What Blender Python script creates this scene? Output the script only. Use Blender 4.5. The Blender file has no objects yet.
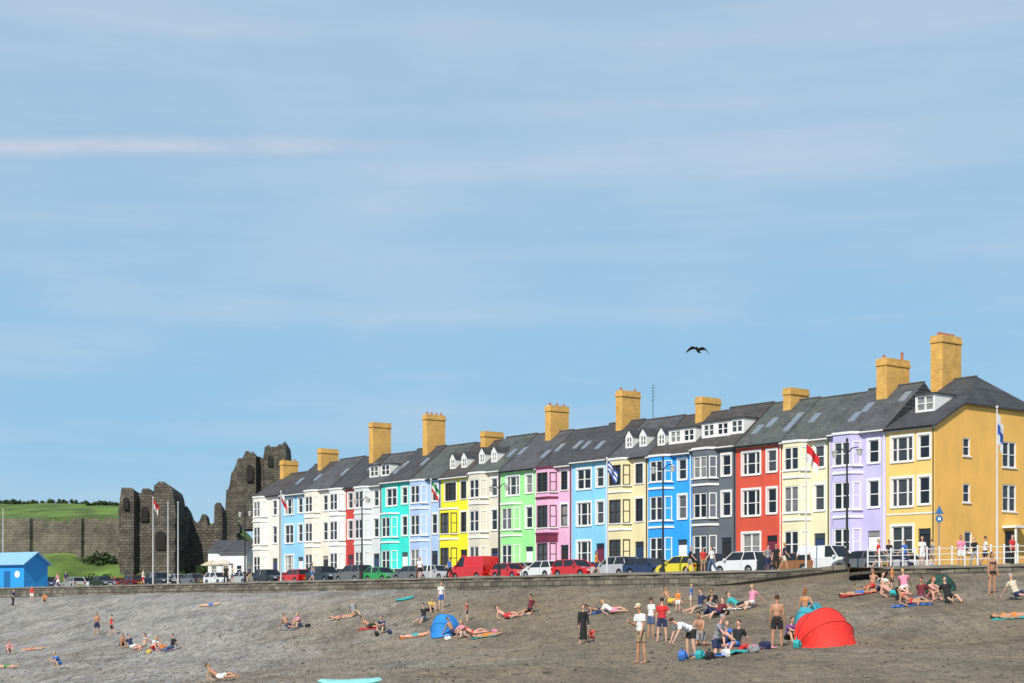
import bpy, bmesh, math, random
from mathutils import Vector, Matrix, Quaternion, noise
random.seed(7)
R=math.radians
scn=bpy.context.scene
COL=scn.collection
F=1600.0; HY=606.0; EZ=4.0
NX,NY=.781,.624
UX,UY=-.624,.781
P0=(33.0,125.0)
ROT=math.atan2(-.781,.624)

# ------------------------------------------------------------ materials
MATS={}
def newmat(name):
    m=bpy.data.materials.new(name); m.use_nodes=True
    nt=m.node_tree; b=nt.nodes['Principled BSDF']
    return m,nt,b
def mat(name,col,rough=.7,var=.12,scale=3.0,metal=0,coat=0,bump=0,stretch=None,bscale=None):
    if name in MATS: return MATS[name]
    m,nt,b=newmat(name)
    b.inputs['Roughness'].default_value=rough
    b.inputs['Metallic'].default_value=metal
    b.inputs['Coat Weight'].default_value=coat
    tc=nt.nodes.new('ShaderNodeTexCoord')
    mp=nt.nodes.new('ShaderNodeMapping')
    if stretch: mp.inputs['Scale'].default_value=stretch
    n=nt.nodes.new('ShaderNodeTexNoise'); n.inputs['Scale'].default_value=scale; n.inputs['Detail'].default_value=6
    nt.links.new(tc.outputs['Object'],mp.inputs[0]); nt.links.new(mp.outputs[0],n.inputs['Vector'])
    rp=nt.nodes.new('ShaderNodeValToRGB')
    rp.color_ramp.elements[0].position=.3; rp.color_ramp.elements[1].position=.7
    rp.color_ramp.elements[0].color=[c*(1-var) for c in col]+[1]
    rp.color_ramp.elements[1].color=[min(1,c*(1+var*.6)) for c in col]+[1]
    nt.links.new(n.outputs['Fac'],rp.inputs[0]); nt.links.new(rp.outputs[0],b.inputs['Base Color'])
    if bump:
        n2=nt.nodes.new('ShaderNodeTexNoise'); n2.inputs['Scale'].default_value=bscale or scale*6
        n2.inputs['Detail'].default_value=5
        nt.links.new(tc.outputs['Object'],n2.inputs['Vector'])
        bp=nt.nodes.new('ShaderNodeBump'); bp.inputs['Strength'].default_value=bump; bp.inputs['Distance'].default_value=.1
        nt.links.new(n2.outputs['Fac'],bp.inputs['Height']); nt.links.new(bp.outputs[0],b.inputs['Normal'])
    MATS[name]=m; return m
def brickmat(name,c1,c2,mortar,bw,bh,plane='xz',ms=.02,bump=.3,rough=.85,noise_amt=.5,offs=.5,nscale=.7,lo=.35):
    if name in MATS: return MATS[name]
    m,nt,b=newmat(name); b.inputs['Roughness'].default_value=rough
    tc=nt.nodes.new('ShaderNodeTexCoord'); sp=nt.nodes.new('ShaderNodeSeparateXYZ'); cb=nt.nodes.new('ShaderNodeCombineXYZ')
    nt.links.new(tc.outputs['Object'],sp.inputs[0])
    ad=nt.nodes.new('ShaderNodeMath'); ad.operation='ADD'
    nt.links.new(sp.outputs['X'],ad.inputs[0])
    if plane=='xz': nt.links.new(sp.outputs['Y'],ad.inputs[1])
    else: ad.inputs[1].default_value=0
    nt.links.new(ad.outputs[0],cb.inputs['X']); nt.links.new(sp.outputs['Z'],cb.inputs['Y'])
    br=nt.nodes.new('ShaderNodeTexBrick')
    br.inputs['Color1'].default_value=list(c1)+[1]; br.inputs['Color2'].default_value=list(c2)+[1]; br.inputs['Mortar'].default_value=list(mortar)+[1]
    br.inputs['Scale'].default_value=1; br.inputs['Brick Width'].default_value=bw; br.inputs['Row Height'].default_value=bh; br.inputs['Mortar Size'].default_value=ms
    br.offset=offs
    nt.links.new(cb.outputs[0],br.inputs['Vector'])
    n=nt.nodes.new('ShaderNodeTexNoise'); n.inputs['Scale'].default_value=nscale; n.inputs['Detail'].default_value=9; n.inputs['Roughness'].default_value=.65
    nt.links.new(tc.outputs['Object'],n.inputs['Vector'])
    mx=nt.nodes.new('ShaderNodeMixRGB'); mx.blend_type='MULTIPLY'; mx.inputs[0].default_value=noise_amt
    rp=nt.nodes.new('ShaderNodeValToRGB'); rp.color_ramp.elements[0].position=.34; rp.color_ramp.elements[1].position=.66
    rp.color_ramp.elements[0].color=(lo,lo,lo,1); rp.color_ramp.elements[1].color=(1.25,1.22,1.15,1)
    nt.links.new(n.outputs['Fac'],rp.inputs[0]); nt.links.new(br.outputs['Color'],mx.inputs[1]); nt.links.new(rp.outputs[0],mx.inputs[2])
    nt.links.new(mx.outputs[0],b.inputs['Base Color'])
    bp=nt.nodes.new('ShaderNodeBump'); bp.inputs['Strength'].default_value=bump; bp.inputs['Distance'].default_value=.05
    nt.links.new(br.outputs['Fac'],bp.inputs['Height']); bp.invert=True; nt.links.new(bp.outputs[0],b.inputs['Normal'])
    MATS[name]=m; return m
def paintwall(name,col):
    return mat('render_'+name,col,.7,.12,.6,bump=.04,bscale=14,stretch=(1,1,.6))
def glassmat():
    m,nt,b=newmat('window_glass')
    oi=nt.nodes.new('ShaderNodeObjectInfo'); rp=nt.nodes.new('ShaderNodeValToRGB')
    e=rp.color_ramp.elements; e[0].color=(.012,.015,.022,1); e[1].position=.97; e[1].color=(.42,.41,.39,1)
    x=e.new(.6); x.color=(.035,.042,.055,1); x=e.new(.85); x.color=(.12,.13,.14,1)
    nt.links.new(oi.outputs['Random'],rp.inputs[0])
    tc=nt.nodes.new('ShaderNodeTexCoord'); n=nt.nodes.new('ShaderNodeTexNoise'); n.inputs['Scale'].default_value=1.3
    nt.links.new(tc.outputs['Object'],n.inputs['Vector'])
    mx=nt.nodes.new('ShaderNodeMixRGB'); mx.blend_type='MULTIPLY'; mx.inputs[0].default_value=.8
    nt.links.new(rp.outputs[0],mx.inputs[1]); nt.links.new(n.outputs['Fac'],mx.inputs[2]); nt.links.new(mx.outputs[0],b.inputs['Base Color'])
    b.inputs['Roughness'].default_value=.08; return m
GLASS=glassmat()
WHITE=mat('white_paint',(.78,.78,.76),.5,.06)
BLACKP=mat('black_iron',(.02,.02,.022),.45,.1)
BLUEIRON=mat('blue_painted_iron',(.02,.045,.12),.45,.1)
DKFRAME=mat('dark_window_frame',(.06,.045,.04),.5,.1)
STEEL=mat('white_pole',(.62,.62,.62),.4,.05)
RAILW=mat('railing_paint',(.74,.74,.73),.5,.1)
def sl_(n,a): return brickmat(n,tuple(a),tuple(x*1.4 for x in a),tuple(x*.6 for x in a),.35,.17,'x',.012,.25,.75,.55)
SLATE=sl_('slate_roof',(.052,.055,.062)); SLATE2=sl_('green_slate_roof',(.078,.090,.087)); SLATE3=sl_('pale_slate_roof',(.075,.079,.087)); SLATE4=sl_('brown_slate_roof',(.062,.057,.056))
YBRICK=brickmat('yellow_brick',(.82,.48,.11),(.68,.37,.08),(.46,.30,.13),.26,.09,'xz',.012,.2,.9,.5,nscale=.9,lo=.6)
STONE=brickmat('castle_stone',(.15,.137,.115),(.085,.077,.063),(.045,.04,.033),.8,.42,'xz',.045,.5,.95,.9,nscale=.5,lo=.35)
WALLSTONE=brickmat('sea_wall_stone',(.25,.225,.18),(.13,.115,.095),(.08,.07,.06),.9,.35,'xz',.04,.6,.95,1,nscale=.35,lo=.4)
TERRA=mat('terracotta_pot',(.42,.14,.06),.8,.15)
DARKGLASS=mat('car_glass',(.012,.015,.018),.06,.1,coat=.3)
TYRE=mat('tyre_rubber',(.015,.015,.016),.85,.1)
RIM=mat('alloy_rim',(.45,.45,.46),.3,.1,metal=.8)
LAMPW=mat('headlamp_lens',(.65,.67,.7),.1,.1,coat=.5)
LAMPR=mat('tail_lamp_lens',(.35,.01,.01),.15,.1,coat=.5)

# ------------------------------------------------------------ mesh builder
class MB:
    def __init__(s): s.v=[]; s.f=[]
    def add(s,vs,fs):
        o=len(s.v); s.v+= [tuple(v) for v in vs]; s.f+=[tuple(i+o for i in f) for f in fs]
        return s
    def box(s,x0,x1,y0,y1,z0,z1):
        return s.add([(x0,y0,z0),(x1,y0,z0),(x1,y1,z0),(x0,y1,z0),(x0,y0,z1),(x1,y0,z1),(x1,y1,z1),(x0,y1,z1)],
              [(0,3,2,1),(4,5,6,7),(0,1,5,4),(1,2,6,5),(2,3,7,6),(3,0,4,7)])
    def quad(s,a,b,c,d): return s.add([a,b,c,d],[(0,1,2,3)])
    def tube(s,p0,p1,r0,r1=None,n=10,caps=True):
        r1=r0 if r1 is None else r1
        p0=Vector(p0);p1=Vector(p1);d=(p1-p0)
        if d.length<1e-6: return s
        q=d.to_track_quat('Z','Y'); vs=[]
        for p,r in((p0,r0),(p1,r1)):
            for k in range(n):
                a=2*math.pi*k/n; vs.append(p+q@Vector((r*math.cos(a),r*math.sin(a),0)))
        fs=[(k,(k+1)%n,n+(k+1)%n,n+k) for k in range(n)]
        if caps: fs+=[tuple(range(n-1,-1,-1)),tuple(range(n,2*n))]
        return s.add(vs,fs)
    def ell(s,c,r,q=None,n=14,m=9):
        c=Vector(c); vs=[];fs=[]
        for i in range(1,m):
            ph=math.pi*i/m
            for k in range(n):
                a=2*math.pi*k/n
                v=Vector((r[0]*math.sin(ph)*math.cos(a),r[1]*math.sin(ph)*math.sin(a),r[2]*math.cos(ph)))
                if q: v=q@v
                vs.append(c+v)
        t=Vector((0,0,r[2])); b=-t
        if q: t=q@t; b=q@b
        vs+=[c+t,c+b]; T=len(vs)-2;B=len(vs)-1
        for i in range(m-2):
            for k in range(n):
                fs.append((i*n+k,(i+1)*n+k,(i+1)*n+(k+1)%n,i*n+(k+1)%n))
        for k in range(n):
            fs.append((T,k,(k+1)%n)); fs.append((B,(m-2)*n+(k+1)%n,(m-2)*n+k))
        return s.add(vs,fs)
    def cap(s,p0,p1,r0,r1):
        s.tube(p0,p1,r0,r1,12); s.ell(p0,(r0,)*3,None,12,8); s.ell(p1,(r1,)*3,None,12,8); return s
    def prism(s,poly,y0,y1):
        n=len(poly)
        vs=[(x,y0,z) for x,z in poly]+[(x,y1,z) for x,z in poly]
        return s.add(vs,[tuple(range(n)),tuple(range(2*n-1,n-1,-1))]+[(k,n+k,n+(k+1)%n,(k+1)%n) for k in range(n)])
    def mesh(s,name,m=None,smooth=False,fix=True):
        me=bpy.data.meshes.new(name); me.from_pydata(s.v,[],s.f)
        if fix:
            bm=bmesh.new(); bm.from_mesh(me); bmesh.ops.recalc_face_normals(bm,faces=bm.faces); bm.to_mesh(me); bm.free()
        if m: me.materials.append(m)
        if smooth: me.polygons.foreach_set('use_smooth',[True]*len(me.polygons))
        me.update(); return me
    def build(s,name,m,parent=None,smooth=False,loc=None,rz=0,fix=True):
        return link(name,s.mesh(name,m,smooth,fix),parent,loc,rz)
def link(name,me,parent=None,loc=None,rz=0):
    o=bpy.data.objects.new(name,me); COL.objects.link(o); o.parent=parent
    if loc is not None: o.location=loc
    o.rotation_euler=(0,0,rz); return o
def tag(o,label,cat,group=None):
    o['label']=label; o['category']=cat
    if group: o['group']=group
    return o
def thing(name,label,cat,loc,rz=0,group=None):
    o=bpy.data.objects.new(name,None); COL.objects.link(o); o.location=loc; o.rotation_euler=(0,0,rz); o.empty_display_size=.2
    return tag(o,label,cat,group)
def struct(o): o['kind']='structure'; return o
def copy_tree(o,parent=None):
    c=o.copy(); COL.objects.link(c); c.parent=parent
    for ch in o.children: copy_tree(ch,c)
    return c

# ------------------------------------------------------------ terrain functions
def sst(x,a,b):
    x=max(0,min(1,(x-a)/(b-a))); return x*x*(3-2*x)
def dt(X,Y):
    return 103.8-(NX*X+NY*Y), UX*(X-P0[0])+UY*(Y-P0[1])
def world(t,d):
    return (P0[0]+UX*t-NX*d, P0[1]+UY*t-NY*d)
WD=31.0
def upz(d): return EZ+2.75-.02*max(0,d)
def beachz(t,e):
    rs=sst(-t,10,42)
    base=1.2+.72*rs-.3*sst(t,30,150)
    A=3.05+.44*rs+1.8*sst(t,-34,6)-.2*sst(t,50,160)
    z=base-A*sst(e,2,31)
    if e>31:
        s=sst(t,-44,-22)
        z-=.012*(e-31)+.10*s*min(e-31,14)
    z+= .14*noise.noise(Vector((t*.09,e*.14,0)))+.08*noise.noise(Vector((t*.35,e*.5,3)))
    if e<90: z+=.035*noise.noise(Vector((t*1.1,e*1.2,5)))+.02*noise.noise(Vector((t*2.3,e*2.3,8)))
    return EZ+z
def gz(X,Y):
    d,t=dt(X,Y)
    return upz(d) if d<WD else beachz(t,d-WD)
def hit(px,py):
    Y=26.0
    while Y<330:
        X=(px-512)/F*Y; z=EZ+(HY-py)*Y/F
        if gz(X,Y)>=z: return (X,Y,gz(X,Y))
        Y+=.1
    return (X,Y,gz(X,Y))
def at_d(px,d):
    a=(px-512)/F; Y=(103.8-d)/(a*NX+NY); X=a*Y
    return (X,Y,upz(d))
def normal(X,Y):
    h=.8; dx=(gz(X+h,Y)-gz(X-h,Y))/(2*h); dy=(gz(X,Y+h)-gz(X,Y-h))/(2*h)
    return Vector((-dx,-dy,1)).normalized()

# ------------------------------------------------------------ ground
def grid(name,m,ts,ds,zf,smooth=True):
    mb=MB(); vs=[];n=len(ds)
    for t in ts:
        for d in ds:
            x,y=world(t,d); vs.append((x,y,zf(t,d)))
    fs=[(i*n+j,(i+1)*n+j,(i+1)*n+j+1,i*n+j+1) for i in range(len(ts)-1) for j in range(n-1)]
    mb.add(vs,fs); return mb.build(name,m,None,smooth,fix=False)
def beachmat():
    m,nt,b=newmat('shingle_beach'); b.inputs['Roughness'].default_value=.95
    tc=nt.nodes.new('ShaderNodeTexCoord')
    def nz(s,d=8,stretch=None,rough=.65,rot=0):
        n=nt.nodes.new('ShaderNodeTexNoise'); n.inputs['Scale'].default_value=s; n.inputs['Detail'].default_value=d; n.inputs['Roughness'].default_value=rough
        mp=nt.nodes.new('ShaderNodeMapping'); mp.inputs['Scale'].default_value=stretch or (1,1,1); mp.inputs['Rotation'].default_value=(0,0,rot)
        nt.links.new(tc.outputs['Object'],mp.inputs[0]); nt.links.new(mp.outputs[0],n.inputs['Vector'])
        return n
    def ramp(src,stops):
        r=nt.nodes.new('ShaderNodeValToRGB'); e=r.color_ramp.elements
        e[0].position=stops[0][0]; e[0].color=list(stops[0][1])+[1]; e[1].position=stops[-1][0]; e[1].color=list(stops[-1][1])+[1]
        for p,c in stops[1:-1]:
            q=e.new(p); q.color=list(c)+[1]
        nt.links.new(src,r.inputs[0]); return r
    def mul(a,b_,f):
        m1=nt.nodes.new('ShaderNodeMixRGB'); m1.blend_type='MULTIPLY'
        if isinstance(f,(int,float)): m1.inputs[0].default_value=f
        else: nt.links.new(f,m1.inputs[0])
        nt.links.new(a.outputs[0],m1.inputs[1]); nt.links.new(b_.outputs[0],m1.inputs[2]); return m1
    a=nz(.12,6); sp=nt.nodes.new('ShaderNodeSeparateXYZ'); nt.links.new(tc.outputs['Object'],sp.inputs[0])
    mr=nt.nodes.new('ShaderNodeMapRange'); mr.inputs['From Min'].default_value=-20; mr.inputs['From Max'].default_value=4
    nt.links.new(sp.outputs['X'],mr.inputs['Value'])
    ad=nt.nodes.new('ShaderNodeMath'); ad.operation='ADD'; nt.links.new(mr.outputs[0],ad.inputs[0])
    sb=nt.nodes.new('ShaderNodeMath'); sb.operation='MULTIPLY_ADD'; sb.inputs[1].default_value=2.2; sb.inputs[2].default_value=-1.1
    nt.links.new(a.outputs['Fac'],sb.inputs[0]); nt.links.new(sb.outputs[0],ad.inputs[1])
    base=ramp(ad.outputs[0],[(0,(.265,.257,.24)),(.5,(.218,.19,.152)),(1,(.185,.147,.10))])
    c=mul(base,ramp(nz(.35,9,(1,.45,1),.65).outputs['Fac'],[(.36,(.60,.59,.57)),(.5,(.97,.97,.97)),(.66,(1.22,1.2,1.15))]),.8)
    gm=nt.nodes.new('ShaderNodeMapRange'); gm.inputs['To Min'].default_value=.75; gm.inputs['To Max'].default_value=.5; nt.links.new(ad.outputs[0],gm.inputs['Value'])
    c=mul(c,ramp(nz(2.6,6,(1,.16,1),.8).outputs['Fac'],[(.36,(.42,.40,.38)),(.5,(1,1,1)),(.64,(1.45,1.42,1.36))]),gm.outputs[0])
    c=mul(c,ramp(nz(9,4,(1,.22,1),.8).outputs['Fac'],[(.36,(.45,.44,.43)),(.5,(1,1,1)),(.64,(1.5,1.48,1.43))]),gm.outputs[0])
    c=mul(c,ramp(nz(.9,8,(.22,1.3,1),.7,-ROT).outputs['Fac'],[(.34,(.42,.38,.31)),(.44,(1,1,1)),(1,(1,1,1))]),.8)
    nt.links.new(c.outputs[0],b.inputs['Base Color'])
    vo=nt.nodes.new('ShaderNodeTexVoronoi'); vo.inputs['Scale'].default_value=9; nt.links.new(tc.outputs['Object'],vo.inputs['Vector'])
    n3=nz(3,10,(1,.6,1)); bp=nt.nodes.new('ShaderNodeBump'); bp.inputs['Strength'].default_value=.65; bp.inputs['Distance'].default_value=.1
    nt.links.new(n3.outputs['Fac'],bp.inputs['Height'])
    bp2=nt.nodes.new('ShaderNodeBump'); bp2.inputs['Strength'].default_value=.6; bp2.inputs['Distance'].default_value=.035
    nt.links.new(vo.outputs['Distance'],bp2.inputs['Height']); nt.links.new(bp.outputs[0],bp2.inputs['Normal'])
    nt.links.new(bp2.outputs[0],b.inputs['Normal'])
    return m
ts=[-130+2*i for i in range(28)]+[-74+.33*i for i in range(330)]+[35+.8*i for i in range(106)]+[120+6*i for i in range(70)]
ds=[WD+.33*i for i in range(160)]+[WD+53+1.2*i for i in range(32)]+[WD+92+4*i for i in range(25)]
struct(grid('beach',beachmat(),ts,ds,lambda t,d:beachz(t,d-WD)))
SEA=mat('sea_water',(.03,.07,.08),.12,.2,.2,bump=.5,bscale=1.2)
w=MB(); w.quad((-3000,-400,-2.0),(3000,-400,-2.0),(3000,3000,-2.0),(-3000,3000,-2.0)); struct(w.build('sea',SEA))
T=[-130,-60,0,60,120,200,400,900]
ASPH=mat('asphalt',(.07,.07,.072),.9,.2,.8,bump=.2)
PAVE=mat('promenade_paving',(.30,.27,.23),.9,.15,1.2,bump=.15)
struct(grid('promenade',PAVE,T,[21,WD-.4],lambda t,d:upz(d)))
struct(grid('road',ASPH,T,[5.5,21],lambda t,d:upz(d)-.12))
k=MB()
for dd in (21,5.5):
    a=world(-130,dd);b=world(900,dd); z=upz(dd)
    k.quad((a[0],a[1],z),(b[0],b[1],z),(b[0],b[1],z-.14),(a[0],a[1],z-.14))
struct(k.build('kerb',PAVE))
struct(grid('pavement',PAVE,T,[0,5.5],lambda t,d:upz(d)))
LAND=mat('land',(.09,.10,.05),.95,.3,.1)
struct(grid('ground',LAND,T,[-2500,-400,-60,0],lambda t,d:upz(0)-.004))
mk=MB()
for i in range(60):
    dd=13
    a=world(-60+i*6,dd-.06);b=world(-57+i*6,dd-.06);c=world(-57+i*6,dd+.06);d_=world(-60+i*6,dd+.06); z=upz(dd)-.112
    mk.quad((*a,z),(*b,z),(*c,z),(*d_,z))
struct(mk.build('road_marking',WHITE))

sw=thing('sea_wall','long rough stone sea wall holding up the promenade','wall',(*world(0,WD),upz(WD)),ROT)
def rough_wall(L0,L1,y0,y1,z0f,z1f,step,amp,seed=0):
    mb=MB(); n=int((L1-L0)/step)+1; rows=4; vs=[]
    for i in range(n):
        x=L0+i*step
        for j in range(rows):
            f=j/(rows-1); z=z0f(x)+(z1f(x)-z0f(x))*f
            dy=amp*noise.noise(Vector((x*.7,z*.9,seed)))
            vs.append((x,y0+dy-(1-f)*.12,z))
        vs.append((x,y1,z1f(x))); vs.append((x,y1,z0f(x)))
    k=rows+2
    fs=[(i*k+j,(i+1)*k+j,(i+1)*k+j+1,i*k+j+1) for i in range(n-1) for j in range(k-1)]
    return mb.add(vs,fs)
rough_wall(-420,110,0,.42,lambda x:beachz(-x,0)-upz(WD)-.8,lambda x:-.02,1.0,.14).build('wall',WALLSTONE,sw)
cp=MB(); n=0; vs=[]; x=-420
while x<110:
    z_=.09+.10*noise.noise(Vector((x*.25,0,2)))+.04*noise.noise(Vector((x*1.1,0,2))); vs+=[(x,-.10,-.06),(x,-.10,z_),(x,.5,z_),(x,.5,-.06)]; n+=1; x+=1.0
cp.add(vs,[(i*4+j,(i+1)*4+j,(i+1)*4+(j+1)%4,i*4+(j+1)%4) for i in range(n-1) for j in range(4)])
cp.build('coping',mat('wall_coping',(.25,.225,.185),.9,.45,.5,bump=.3),sw)

def tpx(px,d):
    X,Y,_=at_d(px,d); return dt(X,Y)[1]
ta=tpx(868,WD+2); tb=tpx(700,WD+2)
sl=thing('slipway','dark stone slipway sloping down the sea wall to the beach','ramp',(*world(0,WD),0),ROT)
mb=MB(); za=upz(WD)+.0; zb=beachz(tb,3)-.1
pts=[]
for i in range(13):
    f=i/12; t=ta+(tb-ta)*f; z=za+(zb-za)*f; pts.append((-t,z))
vs=[]
for x_,z in pts: vs+=[(x_,-.2,z),(x_,-3.6,z),(x_,-3.7,EZ-3)]
fs=[]
for i in range(12):
    for j in range(2): fs.append((i*3+j,(i+1)*3+j,(i+1)*3+j+1,i*3+j+1))
mb.add(vs,fs); RAMP=mat('ramp_concrete',(.20,.16,.12),.9,.35,.7,bump=.3); mb.build('ramp_surface',RAMP,sl)
k=MB()
vs=[]
for x_,z in pts: vs+=[(x_,-3.45,z+.18),(x_,-3.75,z+.18),(x_,-3.75,z-.1),(x_,-3.45,z-.1)]
fs=[]
for i in range(12):
    for j in range(4): fs.append((i*4+j,(i+1)*4+j,(i+1)*4+(j+1)%4,i*4+(j+1)%4))
k.add(vs,fs); k.build('kerb',WALLSTONE,sl)

# ------------------------------------------------------------ windows
WC={}
def winmesh(w,h,style,tm):
    key=(round(w,2),round(h,2),style,tm.name)
    if key in WC: return WC[key]
    p=MB(); p.quad((-w/2,.10,0),(w/2,.10,0),(w/2,.10,h),(-w/2,.10,h))
    f=MB(); a=.09
    f.box(-w/2,-w/2+a,.0,.115,0,h); f.box(w/2-a,w/2,.0,.115,0,h); f.box(-w/2+a,w/2-a,.0,.115,0,a); f.box(-w/2+a,w/2-a,.0,.115,h-a,h)
    if style=='tri':
        c=w*.24
        f.box(-c-.07,-c+.07,.01,.112,a,h-a); f.box(c-.07,c+.07,.01,.112,a,h-a)
        segs=[(-w/2+a,-c-.07),(-c+.07,c-.07),(c+.07,w/2-a)]
    elif style=='pair':
        f.box(-.07,.07,.01,.112,a,h-a); segs=[(-w/2+a,-.07),(.07,w/2-a)]
    else: segs=[(-w/2+a,w/2-a)]
    for x0,x1 in segs: f.box(x0,x1,.03,.108,h*.5-.035,h*.5+.035)
    s=MB(); s.box(-w/2-.12,w/2+.12,-.12,.06,-.1,-.003)
    WC[key]=(p.mesh('window',GLASS),f.mesh('frame',tm),s.mesh('sill',WHITE)); return WC[key]
def window(par,x,y,z,w,h,style,tm,rz=0,sill=True):
    pm,fm,sm=winmesh(w,h,style,tm)
    o=link('window',pm,par,(x,y,z),rz); link('frame',fm,o)
    if sill: link('sill',sm,o)
    return o
def holes_wall(mb,x0,x1,z0,z1,y,holes,rev=.14):
    xs=sorted(set([x0,x1]+[a for h in holes for a in h[:2]])); zs=sorted(set([z0,z1]+[a for h in holes for a in h[2:]]))
    for i in range(len(xs)-1):
        for j in range(len(zs)-1):
            cx=(xs[i]+xs[i+1])/2; cz=(zs[j]+zs[j+1])/2
            if any(h[0]<cx<h[1] and h[2]<cz<h[3] for h in holes): continue
            mb.quad((xs[i],y,zs[j]),(xs[i+1],y,zs[j]),(xs[i+1],y,zs[j+1]),(xs[i],y,zs[j+1]))
    for a,b,c,d in holes:
        mb.quad((a,y,c),(a,y+rev,c),(a,y+rev,d),(a,y,d)); mb.quad((b,y,d),(b,y+rev,d),(b,y+rev,c),(b,y,c))
        mb.quad((a,y,d),(a,y+rev,d),(b,y+rev,d),(b,y,d)); mb.quad((a,y,c),(b,y,c),(b,y+rev,c),(a,y+rev,c))

# ------------------------------------------------------------ houses
def row_t(px,s=0):
    a=(px-512)/F
    return (P0[0]+NX*s-a*(P0[1]+NY*s))/(a*UY-UX)
H=[
(886,935,'ochre',(.84,.58,.18),0,SLATE,0,'large ochre yellow end house with a hipped end and side windows, rightmost of the terrace'),
(830,886,'lavender',(.54,.50,.78),0,SLATE3,3,'pale lavender terraced house beside the ochre end house'),
(782,830,'cream',(.82,.76,.50),0,SLATE2,3,'cream terraced house between the lavender house and the brick red house'),
(736,782,'brick red',(.64,.09,.05),0,SLATE2,0,'brick red terraced house with white windows between cream and slate grey houses'),
(692,736,'slate grey',(.12,.14,.17),0,SLATE4,3,'dark slate grey terraced house between the brick red and vivid blue houses'),
(648,692,'vivid blue',(.025,.35,.88),0,SLATE4,3,'vivid blue terraced house beside the dark grey house'),
(608,648,'buttermilk',(.78,.68,.40),0,SLATE3,3,'buttermilk terraced house with pointed dormers between vivid blue and sky blue houses'),
(572,608,'sky blue',(.24,.60,.84),0,SLATE,0,'sky blue terraced house between the buttermilk and pink houses'),
(537,572,'pink',(.80,.44,.62),2,SLATE,3,'pink terraced house with a maroon ground floor bay'),
(501,537,'lime green',(.33,.80,.30),0,SLATE3,2,'lime green terraced house between the pink and stone white houses'),
(470,501,'stone white',(.68,.63,.52),0,SLATE2,3,'stone white terraced house between the lime green and bright yellow houses'),
(441,470,'bright yellow',(.90,.80,.03),0,SLATE4,2,'bright yellow terraced house beside the stone white house'),
(411,441,'periwinkle',(.40,.55,.84),0,SLATE2,3,'periwinkle blue terraced house between bright yellow and turquoise houses'),
(382,411,'turquoise',(.04,.70,.60),0,SLATE,2,'turquoise terraced house with white windows'),
(356,382,'dove white',(.64,.67,.68),0,SLATE3,3,'dove white terraced house between the turquoise and crimson houses'),
(331,356,'crimson',(.57,.05,.04),0,SLATE,3,'crimson terraced house with white bay, beside the dove white house'),
(306,331,'ivory',(.78,.73,.62),0,SLATE3,3,'ivory terraced house between the crimson and pale blue houses'),
(281,306,'pale blue',(.29,.60,.84),0,SLATE,0,'pale blue terraced house, second from the left end of the terrace'),
(253,281,'off white',(.78,.75,.68),0,SLATE4,3,'off white terraced house at the left end of the terrace'),
]
MAROON=mat('maroon_paint',(.16,.02,.05),.5,.1)
HOUSES=[]
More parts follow.
